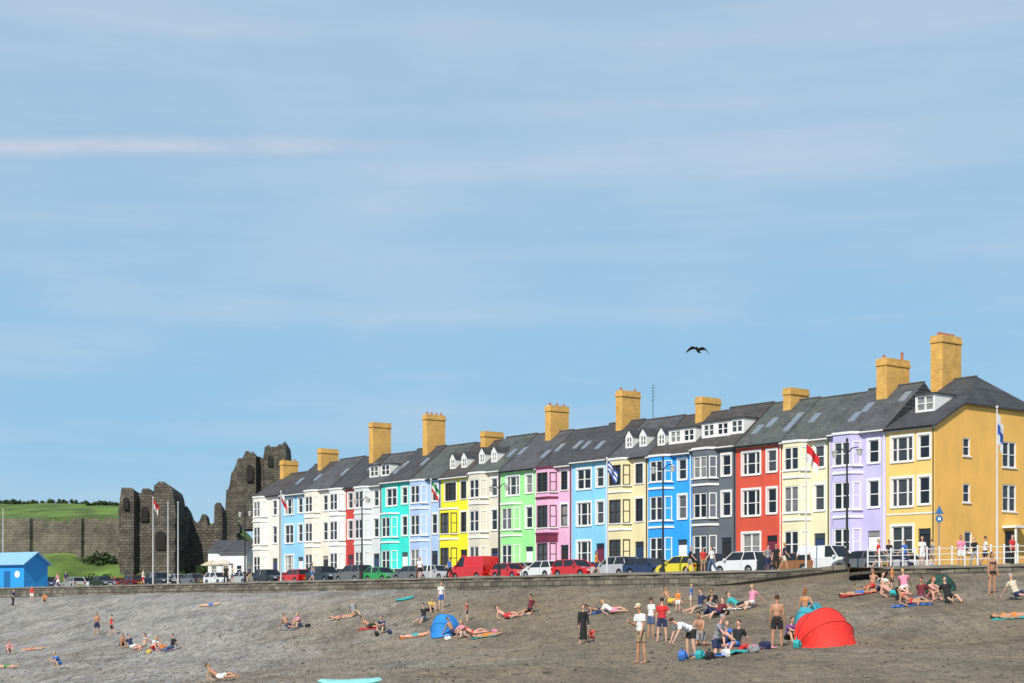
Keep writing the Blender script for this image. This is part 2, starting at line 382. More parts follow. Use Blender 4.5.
for idx,(x0,x1,nm,colr,tr,roofm,bay,label) in enumerate(H):
    tl=row_t(x0); tr_=row_t(x1); w=tl-tr_-.012
    X,Y=P0[0]+UX*tl,P0[1]+UY*tl
    end=(idx==0)
    He=11.45+(.12 if idx%3==1 else (-.1 if idx%3==2 else 0)); Rr=4.0
    D=10.0
    if end: He=11.45; Rr=4.7; D=18.0
    if idx==18: Rr=3.1
    hs=thing('terraced_house',label,'house',(X,Y,upz(0)),ROT,None)
    wm=paintwall(nm.replace(' ','_'),colr)
    trim=WHITE
    wtrim=DKFRAME if nm in('pink','buttermilk','bright yellow') else WHITE
    wx=w*.34; nx=w*.79
    bw=min(2.5,w*.46)
    fl=[(1.35,2.25),(5.15,2.25),(8.75,1.95)]
    holes=[]; wins=[]
    for fi,(z,h) in enumerate(fl):
        inbay = (bay==3) or (bay==2 and fi<2)
        if not inbay:
            st='tri' if (idx+fi)%3 else 'pair'
            ww=2.05
            holes.append((wx-ww/2,wx+ww/2,z,z+h)); wins.append((wx,.03,z,ww,h,st,0))
        if fi>0:
            nw=1.05; holes.append((nx-nw/2,nx+nw/2,z+.1,z+h)); wins.append((nx,.03,z+.1,nw,h-.1,'sash',0))
    dz0,dz1=.75,3.35
    holes.append((nx-.6,nx+.6,dz0,dz1))
    mb=MB(); holes_wall(mb,0,w,-.3,He,0,holes)
    mb.quad((0,0,-.3),(0,D,-.3),(0,D,He),(0,0,He)); mb.quad((0,D,-.3),(w,D,-.3),(w,D,He),(0,D,He))
    ry=D/2
    mb.add([(0,0,He),(0,D,He),(0,ry,He+Rr-.05)],[(0,1,2)])
    sidewins=[]
    if not end:
        mb.quad((w,0,-.3),(w,D,-.3),(w,D,He),(w,0,He))
        if idx!=1: mb.add([(w,0,He),(w,D,He),(w,ry,He+Rr-.05)],[(0,1,2)])
    wall=mb.build('wall',wm,hs,fix=False)
    if end:
        mb=MB(); hl=[]
        for yc,z,ww,h,st in [(4.1,9.2,.95,1.45,'sash'),(4.1,5.5,.95,1.5,'sash'),(9.9,8.6,1.9,2.1,'pair'),(9.9,5.0,1.9,2.2,'pair'),(4.3,1.5,1.0,1.7,'sash'),(15.0,8.6,1.5,2.1,'pair'),(15.0,5.0,1.5,2.2,'pair')]:
            hl.append((yc-ww/2,yc+ww/2,z,z+h)); sidewins.append((yc,z,ww,h,st))
        hl.append((9.3,10.9,.75,3.4))
        holes_wall(mb,0,D,-.3,He,0,hl)
        hh=1.9; sy=hh/Rr*ry
        mb.add([(0,0,He),(D,0,He),(D-sy,0,He+hh),(sy,0,He+hh)],[(0,1,2,3)])
        o=mb.build('wall',paintwall('ochre_side',(.90,.50,.12)),hs,fix=False,loc=(w,0,0),rz=math.pi/2)
        for yc,z,ww,h,st in sidewins: window(hs,w-.03,yc,z,ww,h,st,WHITE,math.pi/2)
        dd=MB(); dd.box(9.3,10.9,.08,.13,.75,3.4); dd.build('door',BLACKP,hs,loc=(w,0,0),rz=math.pi/2)
        # white porch canopy over the side door
        pc=MB(); pc.box(w+.004,w+1.3,8.9,11.3,3.6,3.8); pc.build('porch_roof',WHITE,hs)
        for yy in(9.0,11.1): pc=MB(); pc.box(w+1.1,w+1.25,yy,yy+.14,-.3,3.597); pc.build('porch_post',WHITE,hs)
    if bay:
        top=[0,0,7.75,He-.25][bay]; pj=.85; cx0=wx-bw/2-.18; cx1=wx+bw/2+.18; ct=.5
        bm_=wm if nm!='crimson' else WHITE
        b=MB()
        fh=[]
        for fi,(z,h) in enumerate(fl):
            if bay==3 or fi<2: fh.append((cx0+ct+.1,cx1-ct-.1,z,z+h))
        holes_wall(b,cx0+ct,cx1-ct,-.3,top,-pj,fh)
        b.quad((cx0,0,-.3),(cx0+ct,-pj,-.3),(cx0+ct,-pj,top),(cx0,0,top)); b.quad((cx1-ct,-pj,-.3),(cx1,0,-.3),(cx1,0,top),(cx1-ct,-pj,top))
        b.add([(cx0,0,top),(cx0+ct,-pj,top),(cx1-ct,-pj,top),(cx1,0,top)],[(0,1,2,3)])
        b.build('bay',bm_,hs,fix=False)
        for zz in [4.45,8.05,top-.02]:
            if zz<=top+.1:
                tb_=MB()
                p=[(cx0-.1,-.0),(cx0+ct-.06,-pj-.1),(cx1-ct+.06,-pj-.1),(cx1+.1,-.0)]
                tb_.add([(a,c,zz) for a,c in p]+[(a,c,zz+.2) for a,c in p],[(0,1,2,3),(7,6,5,4),(0,4,5,1),(1,5,6,2),(2,6,7,3)])
                tb_.build('cornice',MAROON if nm=='pink' else trim,hs)
        if nm=='pink':
            p=[(cx0-.02,-.0),(cx0+ct-.02,-pj-.03),(cx1-ct+.02,-pj-.03),(cx1+.02,-.0)]
            for za,zb in((-.2,1.3),(3.65,4.44)):
                g=MB(); g.add([(a,c,za) for a,c in p]+[(a,c,zb) for a,c in p],[(0,4,5,1),(1,5,6,2),(2,6,7,3)])
                g.build('painted_panel',MAROON,hs)
        ang=math.atan2(pj,ct); cl=math.hypot(pj,ct)
        for (a,c,z,z1) in fh:
            window(hs,(a+c)/2,-pj+.03,z,c-a,z1-z,'pair',wtrim)
            window(hs,cx0+ct/2-.06*math.sin(ang),-pj/2-.06*math.cos(ang),z,cl*.72,z1-z,'sash',wtrim,-ang)
            window(hs,cx1-ct/2+.06*math.sin(ang),-pj/2-.06*math.cos(ang),z,cl*.72,z1-z,'sash',wtrim,ang)
    for (a,y,z,ww,h,st,_) in wins: window(hs,a,y,z,ww,h,st,wtrim)
    t_=MB(); t_.box(.0,w,-.10,-.003,He-.3,He-.02); t_.build('fascia',trim,hs)
    if idx%2==0 and not bay: t_=MB(); t_.box(0.02,w-.02,-.05,-.003,4.5,4.62); t_.build('string_course',trim,hs)
    for h_ in holes[:-1]:
        t_=MB(); a,b_,c,d=h_[0]-.17,h_[1]+.17,h_[2],h_[3]
        t_.prism([(a,c),(h_[0]-.004,c),(h_[0]-.004,d+.004),(h_[1]+.004,d+.004),(h_[1]+.004,c),(b_,c),(b_,d+.2),(a,d+.2)],-.06,-.003)
        t_.build('window_surround',trim,hs)
    dp=MB(); dp.tube((w-.1,-.1,.0),(w-.1,-.1,He-.3),.05,n=6); dp.build('downpipe',trim if idx%2 else BLACKP,hs)
    do=MB(); do.box(nx-.55,nx+.55,.07,.12,dz0,2.85); dc=[BLACKP,WHITE,BLUEIRON,MAROON][idx%4]
    d_=do.build('door',dc,hs)
    fg=MB(); fg.box(nx-.55,nx+.55,.08,.12,2.9,3.35); fg.build('fanlight',GLASS,d_)
    hd=MB(); hd.ell((nx-.4,.04,1.8),(.04,.04,.04)); hd.build('handle',RIM,d_)
    st=MB()
    for q in range(4): st.box(nx-.7,nx+.7,-1.2+.3*q,-.002,-.3,.19*(q+1)-.05)
    st.build('step',PAVE,hs)
    r=MB(); ov=.32; th=.16; k_=Rr/ry
    ye=-ov; ze=He-ov*k_+.12; zr=He+Rr+.12
    if not end:
        pf=[(ye,ze),(ry,zr),(D+ov,ze)]
        vs=[(0,y,z) for y,z in pf]+[(w,y,z) for y,z in pf]+[(0,y,z-th) for y,z in pf]+[(w,y,z-th) for y,z in pf]
        r.add(vs,[(0,3,4,1),(1,4,5,2),(6,7,10,9),(7,8,11,10),(0,6,9,3),(2,5,11,8),(0,1,7,6),(1,2,8,7),(3,9,10,4),(4,10,11,5)])
    else:
        L=2.5; sy=hh/Rr*ry
        A=(0,ye,ze);B=(w+.25,ye,ze);C=(w+.25,sy,ze+(sy+ov)*k_);E=(w+.25,D-sy,ze+(sy+ov)*k_);Fp=(w+.25,D+ov,ze);G=(0,D+ov,ze);Rg0=(0,ry,zr);Rg1=(w-L,ry,zr)
        r.add([A,B,C,Rg1,Rg0],[(0,1,2,3,4)]); r.add([C,E,Rg1],[(0,1,2)]); r.add([E,Fp,G,Rg0,Rg1],[(0,1,2,3,4)])
        low=lambda p:(p[0],p[1],p[2]-th)
        for a,b_ in ((A,B),(B,C),(C,E),(E,Fp)): r.quad(a,b_,low(b_),low(a))
        r.add([low(A),low(B),low(C),low(Rg1),low(Rg0)],[(0,1,2,3,4)]); r.add([low(E),low(Fp),low(G),low(Rg0),low(Rg1)],[(0,1,2,3,4)]); r.add([low(C),low(E),low(Rg1)],[(0,1,2)])
    ro=r.build('roof',roofm,hs,fix=not end)
    if idx==1:
        g=MB(); g.add([(w,-.02,He),(w,D+.02,He),(w,ry,He+Rr-.03),(w-.12,-.02,He),(w-.12,D+.02,He),(w-.12,ry,He+Rr-.03)],[(0,1,2),(5,4,3),(0,2,5,3),(1,4,5,2),(0,3,4,1)]); g.build('slate_hung_gable',SLATE,ro)
    rc=MB(); rc.tube((0,ry,zr+.02),(w-(2.5 if end else 0),ry,zr+.02),.09,n=6); rc.build('ridge_tiles',mat('ridge',(.09,.085,.08),.8,.2),ro)
    gt=MB(); gt.tube((0,ye-.06,ze-.06),(w,ye-.06,ze-.06),.07,n=6); gt.build('gutter',trim if idx%3 else BLACKP,ro)
    HOUSES.append((hs,tl,tr_,w,He,Rr,D,nm,ro,wm))
def find(px,s,):
    t=row_t(px,s)
    for h in HOUSES:
        if h[2]<=t<=h[1]: return h,h[1]-t,t
    h=HOUSES[0] if t<HOUSES[0][2] else HOUSES[-1]
    return h,h[1]-t,t
def zat(px,py,s):
    t=row_t(px,s); Y=P0[1]+UY*t+NY*s; return EZ+(HY-py)*Y/F-upz(0)
for (px,yt,wd,ln,pots) in [(946,334,1.2,2.6,6),(893,357,1.1,3.0,2),(796,389,.9,2.4,0),(708,398,.9,2.5,0),(628,389,.9,2.5,2),(557,404,.9,2.5,3),(492,432,.8,2.6,0),(434,413,.9,2.6,4),(380,423,.9,2.6,0),(328,449,.8,2.6,0),(289,459,.8,2.3,2)]:
    ry=9.0 if px==946 else 5.0
    h,lx,t=find(px,ry); hs,ro,D,He,Rr=h[0],h[8],h[6],h[4],h[5]
    lx=max(.5,min(h[3]-.5,lx))
    zt=zat(px,yt,ry)
    c=MB(); zb=He+Rr*min(1,ry/(D/2))-1.8
    if pots: zt-=.25
    c.box(lx-wd/2,lx+wd/2,ry-ln/2,ry+ln/2,zb,zt-.6); c.box(lx-wd/2-.08,lx+wd/2+.08,ry-ln/2-.08,ry+ln/2+.08,zt-.6,zt-.38); c.box(lx-wd/2-.02,lx+wd/2+.02,ry-ln/2-.02,ry+ln/2+.02,zt-.38,zt)
    co=c.build('chimney',YBRICK,ro)
    for q in range(pots):
        p=MB()
        yy=ry-ln/2+.3+(ln-.6)*q/max(1,pots-1); ex=.45 if (px==893 and q==1) else 0
        p.tube((lx,yy,zt),(lx,yy,zt+.24+ex),.13,.10,8); p.tube((lx,yy,zt+.24+ex),(lx,yy,zt+.30+ex),.13,.12,8)
        link('chimney_pot',p.mesh('chimney_pot',TERRA),ro)
for kind,px,s in [('box',925,2.5),('wide',741,1.2),('wide',706,1.1),('wide',682,1.1),('gable',657,1.1),('gable',643,1.1),('gable',629,1.1),('gable',494,1.1),('gable',479,1.1),('gable',464,1.1),('gable',452,1.1),('box',388,1.2),('box',374,1.2)]:
    h,lx,t=find(px,s); hs,D,He,Rr=h[0],h[6],h[4],h[5]; k_=Rr/(D/2)
    zb=He+s*k_+.1; hw={'box':.95,'gable':.5,'wide':1.75}[kind]; ht=1.15 if kind=='gable' else 1.4; lx=max(hw+.15,min(h[3]-hw-.15,lx))
    yb=s+(ht+.2)/k_; m_=MB(); hl=[(lx-hw+.1,lx+hw-.1,zb+.1,zb+ht-.1)]
    if kind=='wide': hl=[(lx-hw+.2,lx-.2,zb+.15,zb+ht-.15),(lx+.2,lx+hw-.2,zb+.15,zb+ht-.15)]
    holes_wall(m_,lx-hw,lx+hw,zb-.2,zb+ht,s,hl,.1)
    for sg in(-1,1): m_.add([(lx+sg*hw,s,zb-.2),(lx+sg*hw,yb,zb+ht),(lx+sg*hw,s,zb+ht)],[(0,1,2)])
    if kind=='gable': m_.add([(lx-hw,s,zb+ht),(lx+hw,s,zb+ht),(lx,s,zb+ht+.6)],[(0,1,2)])
    dob=m_.build('dormer',WHITE,hs,fix=False)
    rr=MB()
    if kind!='gable': rr.box(lx-hw-.12,lx+hw+.12,s-.15,yb+.3,zb+ht,zb+ht+.12)
    else:
        yr=s+(ht+.85)/k_
        rr.add([(lx-(hw+.1),s-.1,zb+ht-.08),(lx,s-.1,zb+ht+.66),(lx+hw+.1,s-.1,zb+ht-.08),(lx-(hw+.1),yb,zb+ht-.08),(lx,yr,zb+ht+.66),(lx+hw+.1,yb,zb+ht-.08)],[(0,1,4,3),(1,2,5,4)])
    rr.build('dormer_roof',SLATE,dob)
    for a,b_,c,d in hl:
        wo=winmesh(b_-a,d-c,'pair',WHITE); link('window',wo[0],dob,((a+b_)/2,s+.02,c))
        link('frame',wo[1],dob,((a+b_)/2,s+.02,c))
SKG=mat('skyglass',(.20,.24,.29),.08,.1)
for px,s in [(905,3.4),(868,2.6),(855,1.6),(815,2.4),(800,2.6),(790,1.5),(772,2.3),(758,1.6),(600,1.8),(590,2.4),(578,2.6),(560,2.5),(548,1.6),(522,2.5),(512,2.2),(425,2.5),(405,2.4),(398,1.6),(372,2.9),(345,2.4),(318,2.3),(300,2.0)]:
    h,lx,t=find(px,s); ro,D,He,Rr=h[8],h[6],h[4],h[5]; k_=Rr/(D/2); lx=max(.5,min(h[3]-.5,lx))
    g=MB()
    def P(a,b): return (a,s+b,He+(s+b)*k_+.12+.10)
    def Q(a,b): return (a,s+b,He+(s+b)*k_+.12)
    vs=[P(lx-.35,-.5),P(lx+.35,-.5),P(lx+.35,.5),P(lx-.35,.5),Q(lx-.35,-.5),Q(lx+.35,-.5),Q(lx+.35,.5),Q(lx-.35,.5)]
    g.add(vs,[(0,1,2,3),(0,4,5,1),(1,5,6,2),(2,6,7,3),(3,7,4,0)]); g.build('skylight',SKG,ro)
h,lx,t=find(653,5); a=MB(); zr=h[4]+h[5]; a.tube((lx,5,zr-.3),(lx,5,zr+3.6),.03,n=6)
for q in range(5): a.tube((lx-.4,5,zr+2+q*.3),(lx+.4,5,zr+2+q*.3),.012,n=5)
a.build('aerial',BLACKP,h[0])

# ------------------------------------------------------------ cars
def paint(n,c):
    return mat('car_paint_'+n,c,.28,.03,1,coat=.7,metal=.1)
def make_car(kind,pm):
    root=bpy.data.objects.new('parked_car' if kind!='van' else 'parked_van',None); COL.objects.link(root)
    K=dict(hatch=(4.0,1.74,1.48,.93,-1.93,.95,-1.5,.25),suv=(4.4,1.84,1.68,1.05,-2.1,1.0,-1.75,.3),saloon=(4.4,1.76,1.44,.92,-1.6,.95,-.95,.2),estate=(4.5,1.78,1.5,.94,-2.15,1.0,-1.85,.25),van=(4.9,1.94,2.1,1.2,-2.43,1.6,-2.33,.85))[kind]
    L,W,Hh,belt,gr,gf,rr,rf=K; hl=L/2; hw=W/2; wb=L*.315; ar=.37
    bot=.24
    pl=[(-hl+.05,bot+.1),(-hl,.55),(-hl+.03,belt)]
    pl+=[(gf,belt),(gf+.4,belt-.04),(hl-.18,belt-.2),(hl-.02,belt-.36),(hl,bot+.2),(hl-.08,bot)]
    def arch(cx):
        return [(cx+ar*math.cos(a),.32+ar*math.sin(a)) for a in [R(-12+q*(204/10)) for q in range(11)]]
    pl+=arch(wb)+arch(-wb)+[(-hl+.15,bot)]
    b=MB(); b.prism(pl,-hw,hw)
    g=hw*.95; t=hw*(.76 if kind!='van' else .84); z0=belt-.01; z1=Hh-.05
    rp=[(rr,-t,z1),(rf,-t,z1),(rf,t,z1),(rr,t,z1)]
    b.add(rp+[(rr+.08,-t+.08,Hh),(rf-.12,-t+.08,Hh),(rf-.12,t-.08,Hh),(rr+.08,t-.08,Hh)],[(3,2,1,0),(4,5,6,7),(0,1,5,4),(1,2,6,5),(2,3,7,6),(3,0,4,7)])
    for sg in(-1,1):
        for (xa,xb) in ((gr,rr),(gf,rf),((gr+gf)/2-.15,(rr+rf)/2-.1)):
            b.tube((xa,sg*g,z0),(xb,sg*t,z1),.045,.04,6)
    if kind=='van':
        m=.35
        b.add([(gr-.01,-g-.01,z0),(m,-g-.01,z0),(m-.05,-t-.01,z1),(rr,-t-.01,z1),(gr-.01,g+.01,z0),(m,g+.01,z0),(m-.05,t+.01,z1),(rr,t+.01,z1)],[(0,1,2,3),(7,6,5,4),(0,3,7,4)])
    o=b.build('body',pm,root)
    bv=o.modifiers.new('bevel','BEVEL'); bv.width=.045; bv.segments=2; bv.limit_method='ANGLE'; bv.angle_limit=R(35)
    gl=MB(); gl.add([(gr+.02,-g+.02,z0),(gf-.02,-g+.02,z0),(rf-.01,-t+.02,z1),(rr+.01,-t+.02,z1),(gr+.02,g-.02,z0),(gf-.02,g-.02,z0),(rf-.01,t-.02,z1),(rr+.01,t-.02,z1)],
        [(0,1,2,3),(7,6,5,4),(1,5,6,2),(4,0,3,7)]); gl.build('windows',DARKGLASS,root)
    u=MB(); u.box(-hl+.3,hl-.3,-hw+.25,hw-.25,.2,.5); u.build('underbody',TYRE,root)
    for sx in(-1,1):
        for sy in(-1,1):
            wv=MB(); wv.tube((0,-.1,0),(0,.1,0),.315,n=20); wo=wv.build('wheel',TYRE,root,loc=(sx*wb,sy*(hw-.11),.315),smooth=False)
            rv=MB(); rv.tube((0,sy*.095,0),(0,sy*.115,0),.2,.17,n=14); rv.build('rim',RIM,wo)
    for sy in(-1,1):
        q=MB(); q.box(hl-.14,hl+.005,sy*(hw-.3)-.17,sy*(hw-.3)+.17,belt-.37,belt-.24); q.build('headlight',LAMPW,root)
        q=MB(); q.box(-hl-.012,-hl+.06,sy*(hw-.2)-.12,sy*(hw-.2)+.12,belt-.3,belt-.08); q.build('tail_light',LAMPR,root)
        q=MB(); q.box(gf-.32,gf-.12,min(sy*(hw+.01),sy*(hw+.19)),max(sy*(hw+.01),sy*(hw+.19)),belt,belt+.14); q.build('wing_mirror',pm,root)
        q=MB(); xm=(gr+gf)/2-.15; q.box(xm-.008,xm+.008,sy*hw-.004,sy*hw+.004,.42,belt-.03); q.build('door_gap',TYRE,root)
    q=MB(); q.box(hl-.005,hl+.02,-.26,.26,.42,.53); q.build('number_plate',WHITE,root)
    q=MB(); q.box(-hl-.02,-hl+.005,-.26,.26,.5,.61); q.build('number_plate',mat('yellow_plate',(.6,.45,.03),.5,.05),root)
    q=MB(); q.box(hl-.02,hl+.012,-.5,.5,.28,.38); q.build('grille',TYRE,root)
    return root
CARC=dict(black=(.012,.012,.014),red=(.66,.012,.014),silver=(.48,.49,.50),white=(.80,.80,.79),grey=(.14,.145,.15),green=(.02,.33,.06),navy=(.015,.03,.10),yellow=(.80,.66,.02),bronze=(.30,.12,.03),blue=(.03,.12,.40),maroon=(.13,.015,.02))
CPROTO={}
def house_near(px):
    best=min(H,key=lambda h:abs((h[0]+h[1])/2-px)); return best[2]
def car(px,d,kind,c,face,label,grp='cars parked along the seafront road',sc=1):
    key=(kind,c)
    if key not in CPROTO:
        CPROTO[key]=make_car(kind,paint(c,CARC[c])); r=CPROTO[key]
    else: r=copy_tree(CPROTO[key])
    X,Y,z=at_d(px,d); r.location=(X,Y,z-(.12 if d<21 else 0)); r.rotation_euler=(0,0,ROT+(math.pi if face<0 else 0)+random.uniform(-.04,.04)); r.scale=(sc,)*3
    tag(r,label,'van' if kind=='van' else 'car',grp)
KN=dict(hatch='hatchback',suv='tall car',saloon='saloon car',estate='estate car',van='van')
CL=[(862,'hatch','grey'),(829,'van','white'),(796,'estate','bronze'),(768,'hatch','black'),(742,'suv','white'),(712,'suv','black'),(682,'hatch','yellow'),(650,'estate','navy'),(616,'suv','silver'),(577,'estate','red'),(543,'hatch','white'),(511,'hatch','red'),(474,'van','red'),(438,'hatch','silver'),(411,'hatch','grey'),(382,'hatch','green'),(354,'suv','grey'),(325,'suv','black'),(296,'hatch','red'),(270,'suv','black'),(243,'saloon','silver'),(219,'hatch','white'),(192,'saloon','grey'),(160,'suv','black'),(132,'hatch','maroon'),(103,'saloon','black'),(74,'hatch','silver'),(50,'suv','navy')]
for i,(px,kd,c) in enumerate(CL):
    where='near the '+house_near(px)+' house' if px>252 else ['below the castle tower','beside the flagpoles','beneath the old stone rampart','near the blue beach hut','at the left end of the row'][i%5]
    car(px,18.2+random.uniform(-.25,.25),kd,c,1 if i%2 else -1,f'{c} {KN[kd]} parked on the promenade side {where}',sc=.9 if (kd=='van' and c=='white') else (1.0 if kd=='van' else random.uniform(.96,1.04)))
for i,(px,kd,c) in enumerate([(905,'hatch','silver'),(865,'hatch','red'),(812,'suv','white'),(780,'hatch','white'),(752,'saloon','grey'),(726,'hatch','red'),(697,'suv','grey'),(665,'hatch','white'),(634,'hatch','black'),(598,'hatch','navy'),(560,'suv','white'),(527,'suv','silver'),(495,'hatch','white'),(455,'estate','white'),(425,'suv','blue'),(397,'hatch','white'),(367,'saloon','black'),(340,'suv','white'),(310,'hatch','blue'),(282,'estate','white'),(205,'hatch','red'),(178,'suv','silver'),(147,'hatch','white'),(118,'hatch','red'),(88,'suv','white')]):
    car(px,8.0,kd,c,1,f'{c} {KN[kd]} parked on the house side {"outside the "+house_near(px)+" house" if px>252 else ["left of the terrace","by the café parasols","below the ruins","under the rampart","past the flagpoles"][i%5]}')

# ------------------------------------------------------------ street furniture
def lamp(px,ytop,d,label,arms=2):
    X,Y,z=at_d(px,d); hgt=EZ+(HY-ytop)*Y/F-z
    r=thing('street_lamp',label,'street lamp',(X,Y,z),ROT,'tall lamp posts on the promenade')
    p=MB(); p.tube((0,0,0),(0,0,1.0),.14,.12,10); p.tube((0,0,1.0),(0,0,hgt),.085,.05,10); p.ell((0,0,1.0),(.17,.17,.08)); p.ell((0,0,hgt),(.08,.08,.14)); p.build('pole',BLACKP,r)
    for sg in((-1,1) if arms==2 else (1,)):
        a=MB(); pts=[(0,0,hgt-.9),(sg*.4,0,hgt-.55),(sg*.8,0,hgt-.5),(sg*1.0,0,hgt-.62)]
        for q in range(3): a.tube(pts[q],pts[q+1],.035,n=6)
        ao=a.build('arm',BLACKP,r)
        l=MB(); l.tube((sg*1.0,0,hgt-1.05),(sg*1.0,0,hgt-.68),.13,.2,8); l.tube((sg*1.0,0,hgt-.68),(sg*1.0,0,hgt-.55),.24,.06,8); l.build('lantern',mat('lantern_glass',(.45,.45,.42),.3,.1),ao)
lamp(847,440,24,'tall black lamp post in front of the lavender house')
lamp(663,458,24,'tall black lamp post in front of the vivid blue house')
lamp(499,478,24,'tall black lamp post in front of the stone white house')
lamp(362,492,24,'tall black lamp post in front of the dove white house')
lamp(245,506,24,'tall black lamp post just left of the terrace')
def flagpole(px,ytop,d,label,flag,fl=1.2,drop=False,colr=STEEL,hf=.9):
    X,Y,z=at_d(px,d); hgt=EZ+(HY-ytop)*Y/F-z
    r=thing('flagpole',label,'flagpole',(X,Y,z),0)
    p=MB(); p.tube((0,0,0),(0,0,hgt),.07,.04,8); p.ell((0,0,hgt+.05),(.09,.09,.09)); p.build('pole',colr,r)
    if flag:
        n=len(flag)
        for q,c in enumerate(flag):
            f=MB(); vs=[];m_=13
            for i in range(m_):
                u=i/(m_-1)
                for j in(0,1):
                    v=(q+j)/n
                    if drop: vs.append((.04+.30*u,.16*math.sin(u*11+v*2),hgt-.15-v*1.9-u*.9))
                    else: vs.append((.04+fl*u*(.62-.12*v),.22*math.sin(u*10+v*1.5),hgt-.15-v*hf-u**1.4*.95+.05*math.sin(u*9)))
            f.add(vs,[(i*2,(i+1)*2,(i+1)*2+1,i*2+1) for i in range(m_-1)])
            f.build('flag',mat('flag_'+c[0],c[1],.8,.1),r,fix=False)
RD=('red',(.60,.02,.03));WT=('white',(.72,.72,.72));BL=('blue',(.03,.10,.42));GN=('green',(.02,.28,.07))
flagpole(997,408,22,'tall white flagpole with drooping white and blue flag by the ochre end house',[WT,BL,WT],drop=True)
flagpole(806,442,23,'white flagpole flying a limp red and white flag near the cream house',[RD,WT],fl=1.35,hf=1.15)
flagpole(607,459,23,'white flagpole flying a blue and white striped flag near the sky blue house',[BL,WT,BL,WT,BL],fl=1.25,hf=.85)
flagpole(431,480,23,'white flagpole flying a green, white and red flag near the bright yellow house',[GN,WT,RD],fl=1.2)
flagpole(281,492,23,'white flagpole flying a red and white flag near the off white house',[WT,RD],fl=1.1)
flagpole(153,498,26,'white flagpole with red topped flag, leftmost of three near the castle',[RD,WT],fl=1.0)
flagpole(168,503,26,'bare white flagpole, middle of three near the castle',None)
flagpole(178,503,26,'bare white flagpole, right of three near the castle',None)
flagpole(3,510,28,'bare white pole standing behind the blue beach hut',None)
X,Y,z=at_d(939,24); r=thing('road_sign','blue round and triangular road signs stacked on a grey pole by the ochre house','road sign',(X,Y,z),0)
p=MB(); p.tube((0,0,0),(0,0,3.75),.04,n=8); p.build('pole',mat('galvanised',(.3,.3,.31),.4,.1,metal=.5),r)
BS=mat('sign_blue',(.03,.14,.34),.5,.05)
s=MB(); s.tube((0,-.06,2.95),(0,-.09,2.95),.22,n=20); s.build('sign_plate',BS,r)
s=MB(); s.prism([(-.27,3.25),(.27,3.25),(0,3.72)],-.09,-.06); s.build('sign_plate',BS,r)
s=MB(); s.tube((0,-.091,2.95),(0,-.095,2.95),.09,n=16); s.build('sign_symbol',WHITE,r)
t0=tpx(868,WD-.2); t1=tpx(1060,WD-.2)
seg=(t0-t1)/3
for q in range(3):
    ta_=t0-q*seg; X,Y=world(ta_,WD-.2)
    r=thing('railing',['white metal railing section at the top of the slipway','white metal railing section below the road sign','white metal railing section at the right edge beside the tall flagpole'][q],'railing',(X,Y,upz(WD)+.05),ROT,'white railings along the promenade edge')
    npost=5
    for i in range(npost):
        x=i*seg/npost; p=MB(); p.tube((x,0,0),(x,0,1.0),.045,n=8); p.ell((x,0,1.03),(.065,.065,.065)); p.build('post',RAILW,r)
    for zz in(.34,.66,.96):
        p=MB(); p.tube((0,0,zz),(seg,0,zz),.025,n=6); p.build('rail',RAILW,r)
for q,(a,b) in enumerate([(832,884),(784,829),(888,934)]):
    ta_,tb_=row_t(a),row_t(b); X,Y=world(ta_,2.6)
    r=thing('garden_wall',['low white garden wall in front of the lavender house','low white garden wall in front of the cream house','low white garden wall in front of the ochre house'][q],'wall',(X,Y,upz(2.6)),ROT)
    L=ta_-tb_; m_=MB(); m_.box(.36,L*.62,0,.2,0,.8); m_.build('wall',WHITE,r)
    for xx in(0,L*.62): m_=MB(); m_.box(xx,xx+.35,-.08,.28,0,1.3); m_.build('gate_pier',WHITE,r)
X,Y,z=at_d(18,27.5); r=thing('beach_hut','bright blue beach hut with pale blue gabled roof at the left edge','hut',(X,Y,z),R(-28))
BH=mat('blue_boards',(.02,.30,.74),.6,.12,1,stretch=(6,6,.3)); BR=mat('pale_blue_roof',(.25,.48,.72),.5,.1)
m_=MB(); m_.box(-3.6,3.0,-2,2,0,3.1); m_.add([(-3.6,-2,3.1),(-3.6,2,3.1),(-3.6,0,4.4)],[(0,1,2)]); m_.add([(3.0,-2,3.1),(3.0,2,3.1),(3.0,0,4.4)],[(0,1,2)]); m_.build('wall',BH,r)
m_=MB()
for sg in(-1,1): m_.add([(-4,sg*2.4,2.95),(3.4,sg*2.4,2.95),(3.4,0,4.5),(-4,0,4.5),(-4,sg*2.4,2.83),(3.4,sg*2.4,2.83),(3.4,0,4.38),(-4,0,4.38)],[(0,1,2,3),(4,5,6,7),(0,1,5,4),(1,2,6,5),(2,3,7,6),(3,0,4,7)])
m_.build('roof',BR,r)
m_=MB(); m_.box(-.3,.7,-2.05,-2.003,.0,2.1); m_.build('door',mat('hut_door',(.012,.12,.34),.5,.1),r)
m_=MB(); m_.tube((1.9,-2.003,1.7),(1.9,-2.03,1.7),.42,n=20); m_.build('sign',WHITE,r)
m_=MB(); m_.box(-2.8,-1.2,-2.04,-2.003,1.1,2.1); m_.build('window',GLASS,r)
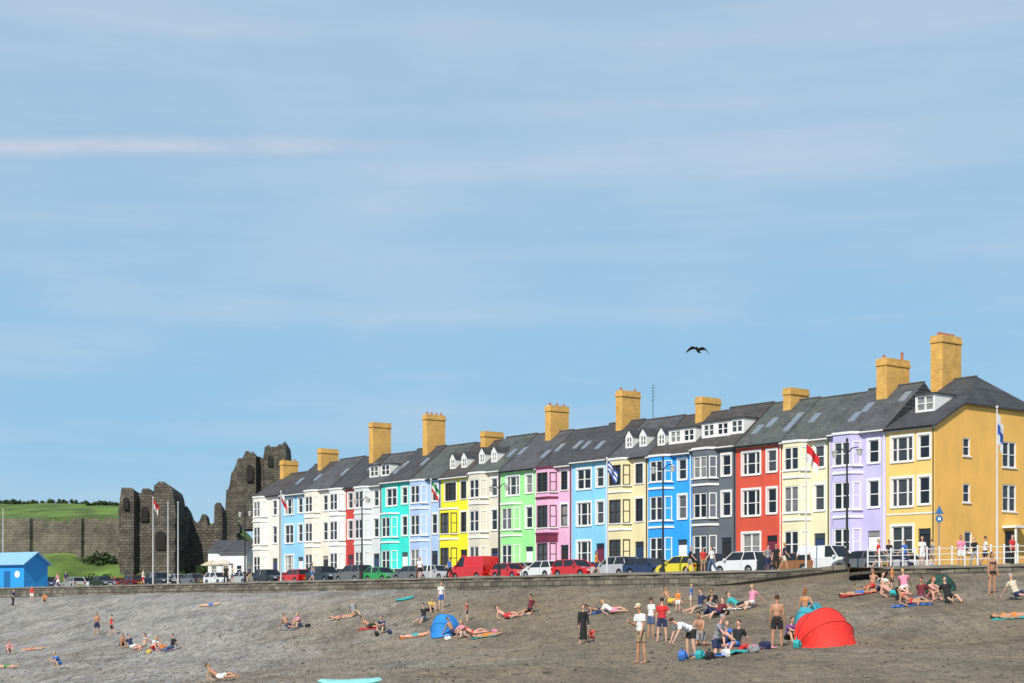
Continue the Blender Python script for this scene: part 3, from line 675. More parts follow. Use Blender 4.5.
for px,d,c,lb in [(212,12,(.55,.47,.34),'cream café parasol left of the low white cottage'),(222,14,(.62,.56,.46),'pale café parasol beside the low white cottage')]:
    X,Y,z=at_d(px,d); r=thing('parasol',lb,'parasol',(X,Y,z),0,'café parasols below the castle')
    m_=MB(); m_.tube((0,0,0),(0,0,3.0),.04,n=6); m_.build('pole',STEEL,r)
    m_=MB(); n=8; q_=1.35; vs=[(q_*math.cos(2*math.pi*k/n),q_*math.sin(2*math.pi*k/n),2.45) for k in range(n)]+[(0,0,3.05)]+[(q_*math.cos(2*math.pi*k/n),q_*math.sin(2*math.pi*k/n),2.3) for k in range(n)]
    m_.add(vs,[(k,(k+1)%n,n) for k in range(n)]+[(k,n+1+k,n+1+(k+1)%n,(k+1)%n) for k in range(n)]); m_.build('canopy',mat('canvas_%d'%px,c,.8,.08),r)
for px,s_,L,hh,lb in [(243,3,4.2,4.4,'white cottage with slate roof touching the left of the terrace'),(231,9,4.5,5.2,'taller white cottage behind the café parasols')]:
    t=row_t(px,s_); X=P0[0]+UX*t+NX*s_; Y=P0[1]+UY*t+NY*s_
    r=thing('cottage',lb,'cottage',(X,Y,upz(0)),ROT+.5)
    m_=MB(); m_.box(-L/2,L/2,-2.5,2.5,0,hh)
    for sg in(-1,1): m_.add([(sg*L/2,-2.5,hh),(sg*L/2,2.5,hh),(sg*L/2,0,hh+1.5)],[(0,1,2)])
    m_.build('wall',WHITE,r); m_=MB()
    m_.add([(-L/2-.2,-2.8,hh-.2),(L/2+.2,-2.8,hh-.2),(L/2+.2,0,hh+1.6),(-L/2-.2,0,hh+1.6),(-L/2-.2,2.8,hh-.2),(L/2+.2,2.8,hh-.2)],[(0,1,2,3),(3,2,5,4)])
    m_.build('roof',SLATE,r)
    for xx in(-L/4,L/4): window(r,xx,-2.63,hh*.35,.9,1.2,'sash',WHITE)

# ------------------------------------------------------------ castle hill and ruins
def hz(X,Y):
    px=512+F*X/Y
    # green bank behind the cars, stone retaining wall at Y=245, then the green on top rising to the skyline
    a=sst(Y,230,243)*(3.6+1.5*math.exp(-((px-60)/30)**2)+.9*noise.noise(Vector((X*.16,Y*.16,7))))
    a2=11.0+sst(Y,248,290)*4.6
    f=sst(Y,245.2,247.5)*(.72+.28*sst(-px,-195,-130))
    z=2.7+a*(1-f)+a2*f
    z+=.45*noise.noise(Vector((X*.14,Y*.14,0)))*sst(Y,231,236)
    z= 2.7+(z-2.7)*sst(300-px,0,70)
    if px>176 and Y<245: z=2.7+(z-2.7)*.3
    return EZ+max(2.70,z) if px<300 else EZ+2.7
mb=MB(); xs=[-150+1.2*i for i in range(104)]; ys=[229+1.2*i for i in range(115)]; n=len(ys)
mb.add([(x,y,hz(x,y)-(.1 if hz(x,y)<EZ+2.72 else 0)) for x in xs for y in ys],[(i*n+j,(i+1)*n+j,(i+1)*n+j+1,i*n+j+1) for i in range(len(xs)-1) for j in range(n-1)])
HILL=mat('hill_grass',(.10,.17,.03),.95,.6,.2,bump=.6,bscale=3)
struct(mb.build('hill',HILL,None,True,fix=False))
def ruin(name,label,cat,Y,prof,pyb,thick,amp=.5,seed=0,m=STONE,arches=(),jag=1.0,pieces=None):
    px0,px1=prof[0][0],prof[-1][0]; xa=(px0-512)/F*Y; xb=(px1-512)/F*Y; cx=(xa+xb)/2; zb=EZ+(HY-pyb)*Y/F
    def top(x):
        p=512+F*x/Y
        for (a,ya),(b,yb) in zip(prof[:-1],prof[1:]):
            if a<=p<=b+1e-6: return EZ+(HY-(ya+(yb-ya)*(p-a)/max(.01,b-a)))*Y/F
        return EZ+(HY-prof[-1][1])*Y/F
    o=thing(name,label,cat,(cx,Y,zb),0)
    nx=max(10,int((xb-xa)/.3)); nzv=30; vs=[]
    def face(x):
        if not pieces: return 0
        p=512+F*x/Y
        for a,b,y in pieces:
            if a<=p<b: return y
        return 0
    for side in(0,1):
        for i in range(nx+1):
            x=xa+(xb-xa)*i/nx
            bl=math.floor(x/.75)   # broken courses: the top edge steps stone by stone
            zt=top(x)+jag*(.75*noise.noise(Vector((bl*1.37,seed,0)))+.15*noise.noise(Vector((x*3,seed,2))))-side*.6
            zt=zb+round((zt-zb)/.42)*.42
            for j in range(nzv+1):
                f=j/nzv; z=zb+(zt-zb)*f
                nn=amp*(noise.noise(Vector((x*.35,z*.25,seed)))+.5*noise.noise(Vector((x*1.6,z*1.6,seed))))
                y=(face(x)+nn-(1-f)*.25) if side==0 else thick+nn
                ex=0
                if i in(0,nx): ex=.55*noise.noise(Vector((math.floor(z/.8)*1.3,seed,i)))
                vs.append((x-cx+ex,y,z-zb))
    k=nzv+1; M=(nx+1)*k; fs=[]
    for i in range(nx):
        for j in range(nzv):
            fs.append((i*k+j,(i+1)*k+j,(i+1)*k+j+1,i*k+j+1)); fs.append((M+i*k+j,M+i*k+j+1,M+(i+1)*k+j+1,M+(i+1)*k+j))
        fs.append((i*k+nzv,(i+1)*k+nzv,M+(i+1)*k+nzv,M+i*k+nzv))
    for j in range(nzv):
        fs.append((j,j+1,M+j+1,M+j)); fs.append((nx*k+j,M+nx*k+j,M+nx*k+j+1,nx*k+j+1))
    mb=MB(); mb.add(vs,fs); mb.build('masonry',m,o)
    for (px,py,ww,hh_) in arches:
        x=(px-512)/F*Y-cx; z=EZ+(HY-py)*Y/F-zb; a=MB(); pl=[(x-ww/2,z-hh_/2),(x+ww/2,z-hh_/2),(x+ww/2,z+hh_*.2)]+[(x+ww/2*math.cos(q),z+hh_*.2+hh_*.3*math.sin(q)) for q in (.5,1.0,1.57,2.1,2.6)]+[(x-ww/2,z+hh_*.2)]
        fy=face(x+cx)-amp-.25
        a.prism(pl,fy,fy+.5); a.build('opening_shade_slab',mat('opening_shade',(.02,.017,.014),.95,.2),o)  # near-black arched slab on the masonry; an opening's shade put into its colour
    return o
STONE2=brickmat('rampart_stone',(.21,.19,.15),(.15,.135,.105),(.09,.08,.063),.8,.4,'xz',.03,.4,.95,.9,nscale=.22,lo=.42)
ruin('rampart','long stone retaining wall between the green bank and the castle green','wall',245,[(-60,518),(0,519),(30,519),(60,520),(85,518),(100,520),(128,517)],576,1.5,.15,1,STONE2,jag=.25,pieces=[(28,33,-.7),(78,84,-.7)])
ruin('castle_tower','broad ruined castle tower with jagged top left of the flagpoles','castle ruin',238,[(122,503),(123.5,489),(129,487),(134,488),(137,493),(141,493),(143,488),(150,488),(152,496),(156,497),(157.5,485),(165,483),(170,485),(175,487),(177,497),(178,512)],576,6,.16,2,STONE,((129,504,.8,1.8),(145,514,1.1,2.2),(164,541,1.4,2.8)),jag=.8,pieces=[(122,138,-1.6),(138,156,0),(156,179,-2.2)])
ruin('castle_wall','broken dark castle wall joining the two ruined towers','castle ruin',244,[(174,516),(181,518),(183,508),(189,507),(191,519),(199,523),(202,514),(206,513),(208,526),(214,524),(216,505),(221,502),(224,510),(230,512),(238,524)],572,2.5,.16,3,STONE,jag=.9,pieces=[(182,190,-1.1),(215,225,-1.4)])
ruin('castle_tower','tall dark ruined castle keep fragment rising behind the terrace roofs','castle ruin',285,[(225,512),(226,490),(230,487),(231.5,472),(236,468),(238,461),(244,459),(246,454),(256,453),(258,457),(263,458),(265,448),(271,446),(276,448),(279,449),(281,443),(287,443),(288,461),(291,473),(292,500)],530,5,.2,4,STONE,((252,474,1.2,3.0),(272,462,.9,1.8)),jag=.8,pieces=[(225,238,-.6),(238,258,-2.0),(258,265,0),(265,293,-1.6)])

LEAF=mat('dark_foliage',(.035,.07,.018),.8,.5,1.2); LEAF2=mat('mid_foliage',(.055,.10,.028),.8,.5,1.2); BARK=mat('bark',(.07,.05,.035),.9,.3)
def tree(px,Y,pyb,pyt,wpx,label,m,seed):
    rnd=random.Random(seed); X=(px-512)/F*Y; zb=EZ+(HY-pyb)*Y/F; h=(pyb-pyt)*Y/F; rw=wpx*Y/F/2
    low=h<3.2
    o=thing('bush' if low else 'tree',label,'bush' if low else 'tree',(X,Y,zb),0,'trees and bushes around the castle')
    t=MB(); t.tube((0,0,-.5),(.1,0,h*.45),.2,.12,7)
    for q in range(5):
        a=q*1.3; t.tube((.05,0,h*(.2+.05*q)),(math.cos(a)*rw*.4,math.sin(a)*rw*.4,h*(.5+.05*q)),.09,.03,5)
    t.build('trunk',BARK,o)
    c=MB(); cl=[]
    for _ in range(20 if rw<4 else 30):
        x=rnd.uniform(-.95,.95)*rw; mh=h*(1-.55*abs(x/rw)**1.5)
        cl.append((x,rnd.uniform(-.6,.6)*min(rw,2.5),mh*rnd.uniform(.0 if low else .2,.72),min(rw*.4,h*.42)*rnd.uniform(.5,1)))
    for (x,y,z,r_) in cl:
        for _ in range(85):
            v=Vector((rnd.gauss(0,1),rnd.gauss(0,1),rnd.gauss(0,.8))).normalized()*r_*rnd.uniform(.5,1.25); p=Vector((x,y,z))+v
            if p.z>h: p.z=h-rnd.random()*.3
            a=Vector((rnd.gauss(0,1),rnd.gauss(0,1),rnd.gauss(0,1))).normalized(); b=a.orthogonal().normalized(); s=rnd.uniform(.12,.28)
            c.quad(p+a*s,p+b*s*.6,p-a*s,p-b*s*.6)
    c.build('crown',m,o,fix=False)
def hy(px,Y):   # picture row of the hill surface, only used to seat the shrubs on the ground
    X=(px-512)/F*Y; return HY-(hz(X,Y)-EZ)*F/Y
for i,(px,Y,hgt,wp,lb,m_) in enumerate([(204,232,32,22,'dark tree in front of the broken castle wall',LEAF),(219,236,44,22,'dark tree beside the taller white cottage',LEAF),(240,238,58,20,'tall dark tree just left of the terrace',LEAF),(188,230,22,24,'dark bush right of the bare flagpoles',LEAF),(30,230,13,40,'long green bush at the foot of the green bank',LEAF2),(102,230,16,34,'green bush at the foot of the broad tower',LEAF),(12,242,14,34,'dark scrub against the far left of the retaining wall',LEAF),(100,242,14,34,'dark scrub between the retaining wall and the broad tower',LEAF),(58,284,6,60,'long low dark scrub on the skyline of the green',LEAF),(12,286,7,40,'low dark scrub on the skyline at the left edge',LEAF),(104,283,7,30,'low dark scrub on the skyline beside the broad tower',LEAF)]):
    yb=hy(px,Y)+1; tree(px,Y,yb,yb-hgt,wp,lb,m_,i)

# ------------------------------------------------------------ people
PB={}
def remesh(mb,name,vox,sm=2):
    me=mb.mesh(name,None,False,False); o=bpy.data.objects.new('tmp',me); COL.objects.link(o)
    md=o.modifiers.new('r','REMESH'); md.mode='VOXEL'; md.voxel_size=vox; md.use_smooth_shade=True
    s=o.modifiers.new('s','SMOOTH'); s.factor=.5; s.iterations=sm
    dg=bpy.context.evaluated_depsgraph_get(); out=bpy.data.meshes.new_from_object(o.evaluated_get(dg))
    out.name=name; bpy.data.objects.remove(o); out.materials.clear(); out.materials.append(WHITE); return out
def dv(a,b=0,sg=1):
    a=R(a);b=R(b); return Vector((sg*math.sin(b),-math.sin(a)*math.cos(b),-math.cos(a)*math.cos(b)))
POSE={
'stand':(2,0,(4,9,14,4),(4,9,14,4),(3,5,0,3),(-2,5,-4,3)),
'hips':(0,4,(-12,32,30,-42),(4,9,14,4),(3,7,0,4),(-2,7,-4,4)),
'walk':(5,0,(26,8,42,2),(-24,8,-8,2),(24,3,8,2),(-14,3,-36,2)),
'phone':(4,22,(10,10,110,-18),(6,10,20,0),(2,5,0,3),(-2,5,-4,3)),
'bend':(72,60,(18,6,20,0),(26,8,30,0),(12,8,-6,5),(4,8,-10,5)),
'sit':(-22,5,(-34,12,-40,8),(-34,14,-38,8),(84,10,86,8),(98,8,52,6)),
'hug':(24,10,(62,8,80,-30),(62,8,80,-30),(128,8,22,4),(124,8,26,4)),
'supine':(-88,-82,(78,20,88,14),(78,24,100,10),(88,7,89,6),(112,8,52,5)),
'flat':(-88,-84,(84,16,88,10),(84,40,92,30),(88,7,90,6),(88,9,90,8)),
'prone':(70,35,(10,12,92,-12),(10,12,92,-12),(-88,6,-89,5),(-88,8,-89,7)),
'recline':(-52,-12,(-14,14,60,6),(-14,14,60,6),(86,9,88,8),(104,8,56,6)),
'kneel':(18,20,(40,8,60,0),(30,8,50,0),(10,10,-88,4),(14,10,-88,4)),
'crouch':(34,20,(60,10,70,0),(50,10,70,-8),(112,16,-30,8),(108,16,-34,8)),
}
PH={'stand':'standing','hips':'standing','walk':'walking','phone':'looking down','bend':'bending','sit':'sitting','hug':'hugging knees','supine':'lying','flat':'lying','prone':'on elbows','recline':'leaning back','kneel':'kneeling','crouch':'crouching'}
def skel(pose):
    ln,hp,aL,aR,lL,lR=POSE[pose]; J={}
    pel=Vector((0,0,1.0)); tv=Vector((0,-math.sin(R(ln)),math.cos(R(ln))))
    J['pel']=pel; J['waist']=pel+tv*.2; J['chest']=pel+tv*.36; J['neck']=pel+tv*.53
    hv=Vector((0,-math.sin(R(hp)),math.cos(R(hp)))); nv=(tv+hv).normalized()
    J['head']=J['neck']+nv*.09+hv*.12; J['hv']=hv; J['tv']=tv
    for n,sg,a,l in(('L',-1,aL,lL),('R',1,aR,lR)):
        sh=J['neck']-tv*.06+Vector((sg*.175,0,0)); el=sh+dv(a[0],a[1],sg)*.29; wr=el+dv(a[2],a[3],sg)*.25
        hp_=pel+Vector((sg*.095,0,0))-tv*.03; kn=hp_+dv(l[0],l[1],sg)*.44; an=kn+dv(l[2],l[3],sg)*.42
        J['sh'+n]=sh;J['el'+n]=el;J['wr'+n]=wr;J['hd'+n]=dv(a[2],a[3],sg);J['hip'+n]=hp_;J['kn'+n]=kn;J['an'+n]=an
        sd=dv(l[2],l[3],sg); fw=Vector((0,-1,0)); ft=fw-sd*fw.dot(sd)
        if ft.length<.3: ft=Vector((0,0,1)) if l[2]>0 else Vector((0,0,-.3))+sd*.95
        J['ft'+n]=ft.normalized()
    return J
def torso_q(J):
    tv=J['tv']; x=Vector((1,0,0)); y=tv.cross(x); return Matrix((x,y,tv)).transposed().to_quaternion()
def bodymesh(pose):
    k=(pose,'body')
    if k in PB: return PB[k]
    J=skel(pose); q=torso_q(J); b=MB()
    b.ell(J['pel'],(.155,.11,.13),q); b.ell(J['waist'],(.135,.098,.16),q); b.ell(J['chest'],(.165,.11,.19),q); b.ell(J['chest']+J['tv']*.09,(.165,.09,.10),q)
    b.cap(J['neck']-J['tv']*.05,J['head']-J['hv']*.04,.058,.052)
    hv=J['hv']; x=Vector((1,0,0)); y=hv.cross(x); hq=Matrix((x,y,hv)).transposed().to_quaternion(); c=J['head']; f=-(hv.cross(x))
    b.ell(c+hv*.02,(.076,.094,.10),hq); b.ell(c-hv*.05+f*.015,(.056,.07,.075),hq); b.cap(c+f*.085-hv*.0,c+f*.105-hv*.03,.011,.015)
    for sg in(-1,1): b.ell(c+x*sg*.078-hv*.01,(.012,.02,.032),hq)
    for n,sg in(('L',-1),('R',1)):
        b.cap(J['neck']-J['tv']*.04,J['sh'+n],.06,.056); b.cap(J['sh'+n],J['el'+n],.052,.040); b.cap(J['el'+n],J['wr'+n],.041,.028)
        h=J['hd'+n]; w=J['wr'+n]; s=h.cross(Vector((1,0,0)))
        if s.length<.2: s=Vector((0,1,0))
        s.normalize(); ss=s; nn=h.cross(ss).normalized()
        b.cap(w,w+h*.075,.026,.030)
        for i,(o,l) in enumerate(((-.028,.062),(-.010,.075),(.009,.070),(.026,.055))):
            p=w+h*.085+ss*o; b.cap(p,p+h*l*.6+nn*(-sg)*.008,.0105,.0095); b.cap(p+h*l*.6+nn*(-sg)*.008,p+h*l+nn*(-sg)*.028,.0095,.008)
        b.cap(w+h*.03-ss*.02,w+h*.07-ss*.055,.013,.010)
        b.cap(J['hip'+n],J['kn'+n],.088,.056); b.cap(J['kn'+n],J['kn'+n]+(J['an'+n]-J['kn'+n])*.35,.054,.058); b.cap(J['kn'+n]+(J['an'+n]-J['kn'+n])*.35,J['an'+n],.058,.036)
        a=J['an'+n]; ft=J['ft'+n]; dn=(a-J['kn'+n]).normalized()
        b.cap(a+dn*.035-ft*.03,a+dn*.045+ft*.13,.035,.026); b.cap(a+dn*.045+ft*.13,a+dn*.05+ft*.17,.028,.018)
    me=remesh(b,'body',.0125,2); zmin=min(v.co.z for v in me.vertices)
    cx=sum(v.co.y for v in me.vertices)/len(me.vertices) if pose in('supine','flat','prone','recline','sit') else 0
    off=Vector((0,-cx,-zmin-.008)); me.transform(Matrix.Translation(off)); PB[k]=me; PB[(pose,'off')]=off; return me
def cloth(pose,kind):
    k=(pose,kind)
    if k in PB: return PB[k]
    bodymesh(pose); off=PB[(pose,'off')]; J=skel(pose); q=torso_q(J); b=MB(); g=.017
    if kind in('top','vest'):
        b.ell(J['waist'],(.145+g,.105+g,.17),q); b.ell(J['chest'],(.165+g,.11+g,.18),q); b.ell(J['chest']+J['tv']*.09,(.165+g,.09+g,.09),q)
        b.ell(J['pel']+J['tv']*.06,(.16+g,.115+g,.12),q)
        for n in 'LR':
            b.cap(J['neck']-J['tv']*.05,J['sh'+n],.06+g*.6,.056+g)
            if kind=='top':
                e=J['sh'+n]+(J['el'+n]-J['sh'+n])*.6; b.tube(J['sh'+n],e,.058+g,.052+g,14)
    elif kind=='coat':
        b.ell(J['waist'],(.15+g,.11+g,.2),q); b.ell(J['chest'],(.17+g,.115+g,.2),q)
        b.tube(J['pel']+J['tv']*.15,J['pel']-J['tv']*.75,.15,.21,16)
        for n in 'LR': b.cap(J['neck']-J['tv']*.05,J['sh'+n],.065,.07); b.cap(J['sh'+n],J['el'+n],.068,.056); b.cap(J['el'+n],J['wr'+n],.056,.045)
    elif kind in('shorts','trousers','swim'):
        b.ell(J['pel']+J['tv']*.01,(.155+g,.11+g,.12 if kind!='swim' else .095),q)
        for n in 'LR':
            h_,k_,a_=J['hip'+n],J['kn'+n],J['an'+n]
            if kind=='shorts': b.tube(h_,h_+(k_-h_)*.68,.092+g,.078+g,14)
            elif kind=='trousers': b.cap(h_,k_,.09+g,.062+g); b.tube(k_,k_+(a_-k_)*.93,.062+g,.052+g,14)
            else: b.tube(h_,h_+(k_-h_)*.14,.09+g*.6,.088+g*.6,14)
    elif kind=='bra':
        b.ell(J['chest']+J['tv']*.03,(.165+g*.5,.11+g,.055),q)
        for sg in(-1,1): b.ell(J['chest']+J['tv']*.03+Vector((sg*.07,0,0))+J['tv'].cross(Vector((1,0,0)))*-.085,(.06,.045,.055),q)
    elif kind in('short_hair','long_hair','cap'):
        hv=J['hv']; x=Vector((1,0,0)); y=hv.cross(x); hq=Matrix((x,y,hv)).transposed().to_quaternion(); c=J['head']; f=-y
        b.ell(c+hv*.045-f*.02,(.086,.098,.088),hq)
        if kind=='long_hair': b.ell(c-hv*.03-f*.062,(.075,.05,.12),hq); b.cap(c-f*.07,c-f*.075-hv*.17,.05,.03)
        if kind=='cap': b.cap(c+hv*.05+f*.07,c+hv*.045+f*.13,.02,.015); b.cap(c+hv*.05+f*.07+x*.03,c+hv*.045+f*.12+x*.03,.02,.015); b.cap(c+hv*.05+f*.07-x*.03,c+hv*.045+f*.12-x*.03,.02,.015)
    me=remesh(b,kind,.0135,1); me.transform(Matrix.Translation(off)); PB[k]=me; return me
def eyes(pose):
    k=(pose,'eyes')
    if k in PB: return PB[k]
    bodymesh(pose); J=skel(pose); hv=J['hv']; x=Vector((1,0,0)); f=-(hv.cross(x)); c=J['head']; out=[]
    for sg in(-1,1):
        b=MB(); b.ell(c+f*.088+hv*.01+x*sg*.03,(.012,.012,.008)); out.append(('eye',b.mesh('eye',BLACKP,True)))
    b=MB(); b.cap(c+f*.085-hv*.062-x*.018,c+f*.085-hv*.062+x*.018,.005,.005); out.append(('mouth',b.mesh('mouth',mat('lips',(.3,.08,.07),.6,.1),True)))
    for _,me in out: me.transform(Matrix.Translation(PB[(pose,'off')]))
    PB[k]=out; return out
SK=dict(fair=(.58,.35,.25),tan=(.44,.23,.135),pink=(.62,.32,.24),dark=(.13,.06,.035))
CC=dict(white=(.75,.75,.73),black=(.014,.014,.016),navy=(.02,.03,.09),blue=(.04,.16,.5),red=(.55,.03,.03),pink=(.7,.25,.35),grey=(.25,.25,.26),khaki=(.30,.24,.14),green=(.05,.25,.08),teal=(.03,.35,.36),aqua=(.25,.62,.62),orange=(.7,.22,.03),purple=(.2,.06,.3),yellow=(.7,.5,.06),maroon=(.15,.02,.03),cream=(.6,.52,.38),denim=(.07,.12,.22))
HC=dict(brown=(.05,.028,.015),black=(.012,.01,.01),blond=(.40,.26,.10),grey=(.3,.3,.3),ginger=(.28,.09,.02))
def cm(c): return mat('cloth_'+c,CC[c],.85,.12,6)
def addpart(name,me,par,m):
    o=link(name,me,par); o.material_slots[0].link='OBJECT'; o.material_slots[0].material=m; return o
LYING=('supine','flat','prone','recline','sit')
def person(loc,pose,rot,top,bot,hair,place,scale=1.0,skin='fair',face=False,group=None):
    hs,hc=hair
    desc=[]
    if top: desc.append(top+(' long coat' if bot=='coat' else ' top'))
    kind={'s':'shorts','t':'trousers','b':'swim'}
    if bot!='coat':
        bk,bc=bot.split(':'); desc.append(bc+' '+{'s':'shorts','t':'trousers','b':'swimwear'}[bk])
    lab='person '+PH[pose]+', '+', '.join(desc)+', '+place
    ws=lab.split()
    if len(ws)>16: lab=' '.join(ws[:16])
    r=thing('person',lab,'person',loc,0,group)
    r.scale=(scale,)*3
    if pose in LYING:
        nrm=normal(loc[0],loc[1]); r.rotation_mode='QUATERNION'; r.rotation_quaternion=Vector((0,0,1)).rotation_difference(nrm)@Quaternion((0,0,1),R(rot))
    else: r.rotation_euler=(0,0,R(rot))
    addpart('body',bodymesh(pose),r,mat('skin_'+skin,SK[skin],.6,.06,8))
    if bot=='coat': addpart('coat',cloth(pose,'coat'),r,cm(top))
    else:
        if top: addpart('shirt',cloth(pose,'top'),r,cm(top))
        if bk=='b' and hs=='long_hair' and not top: addpart('bikini_top',cloth(pose,'bra'),r,cm(bc))
        addpart(kind[bk] if bk!='b' else 'swimwear',cloth(pose,kind[bk]),r,cm(bc))
    addpart('hair' if hs!='cap' else 'cap',cloth(pose,hs),r,mat('hair_'+hc,HC[hc],.7,.2,20) if hs!='cap' else cm(hc))
    if face:
        for n_,me in eyes(pose): link(n_,me,r)
    return r
S='short_hair';Lh='long_hair';C='cap'
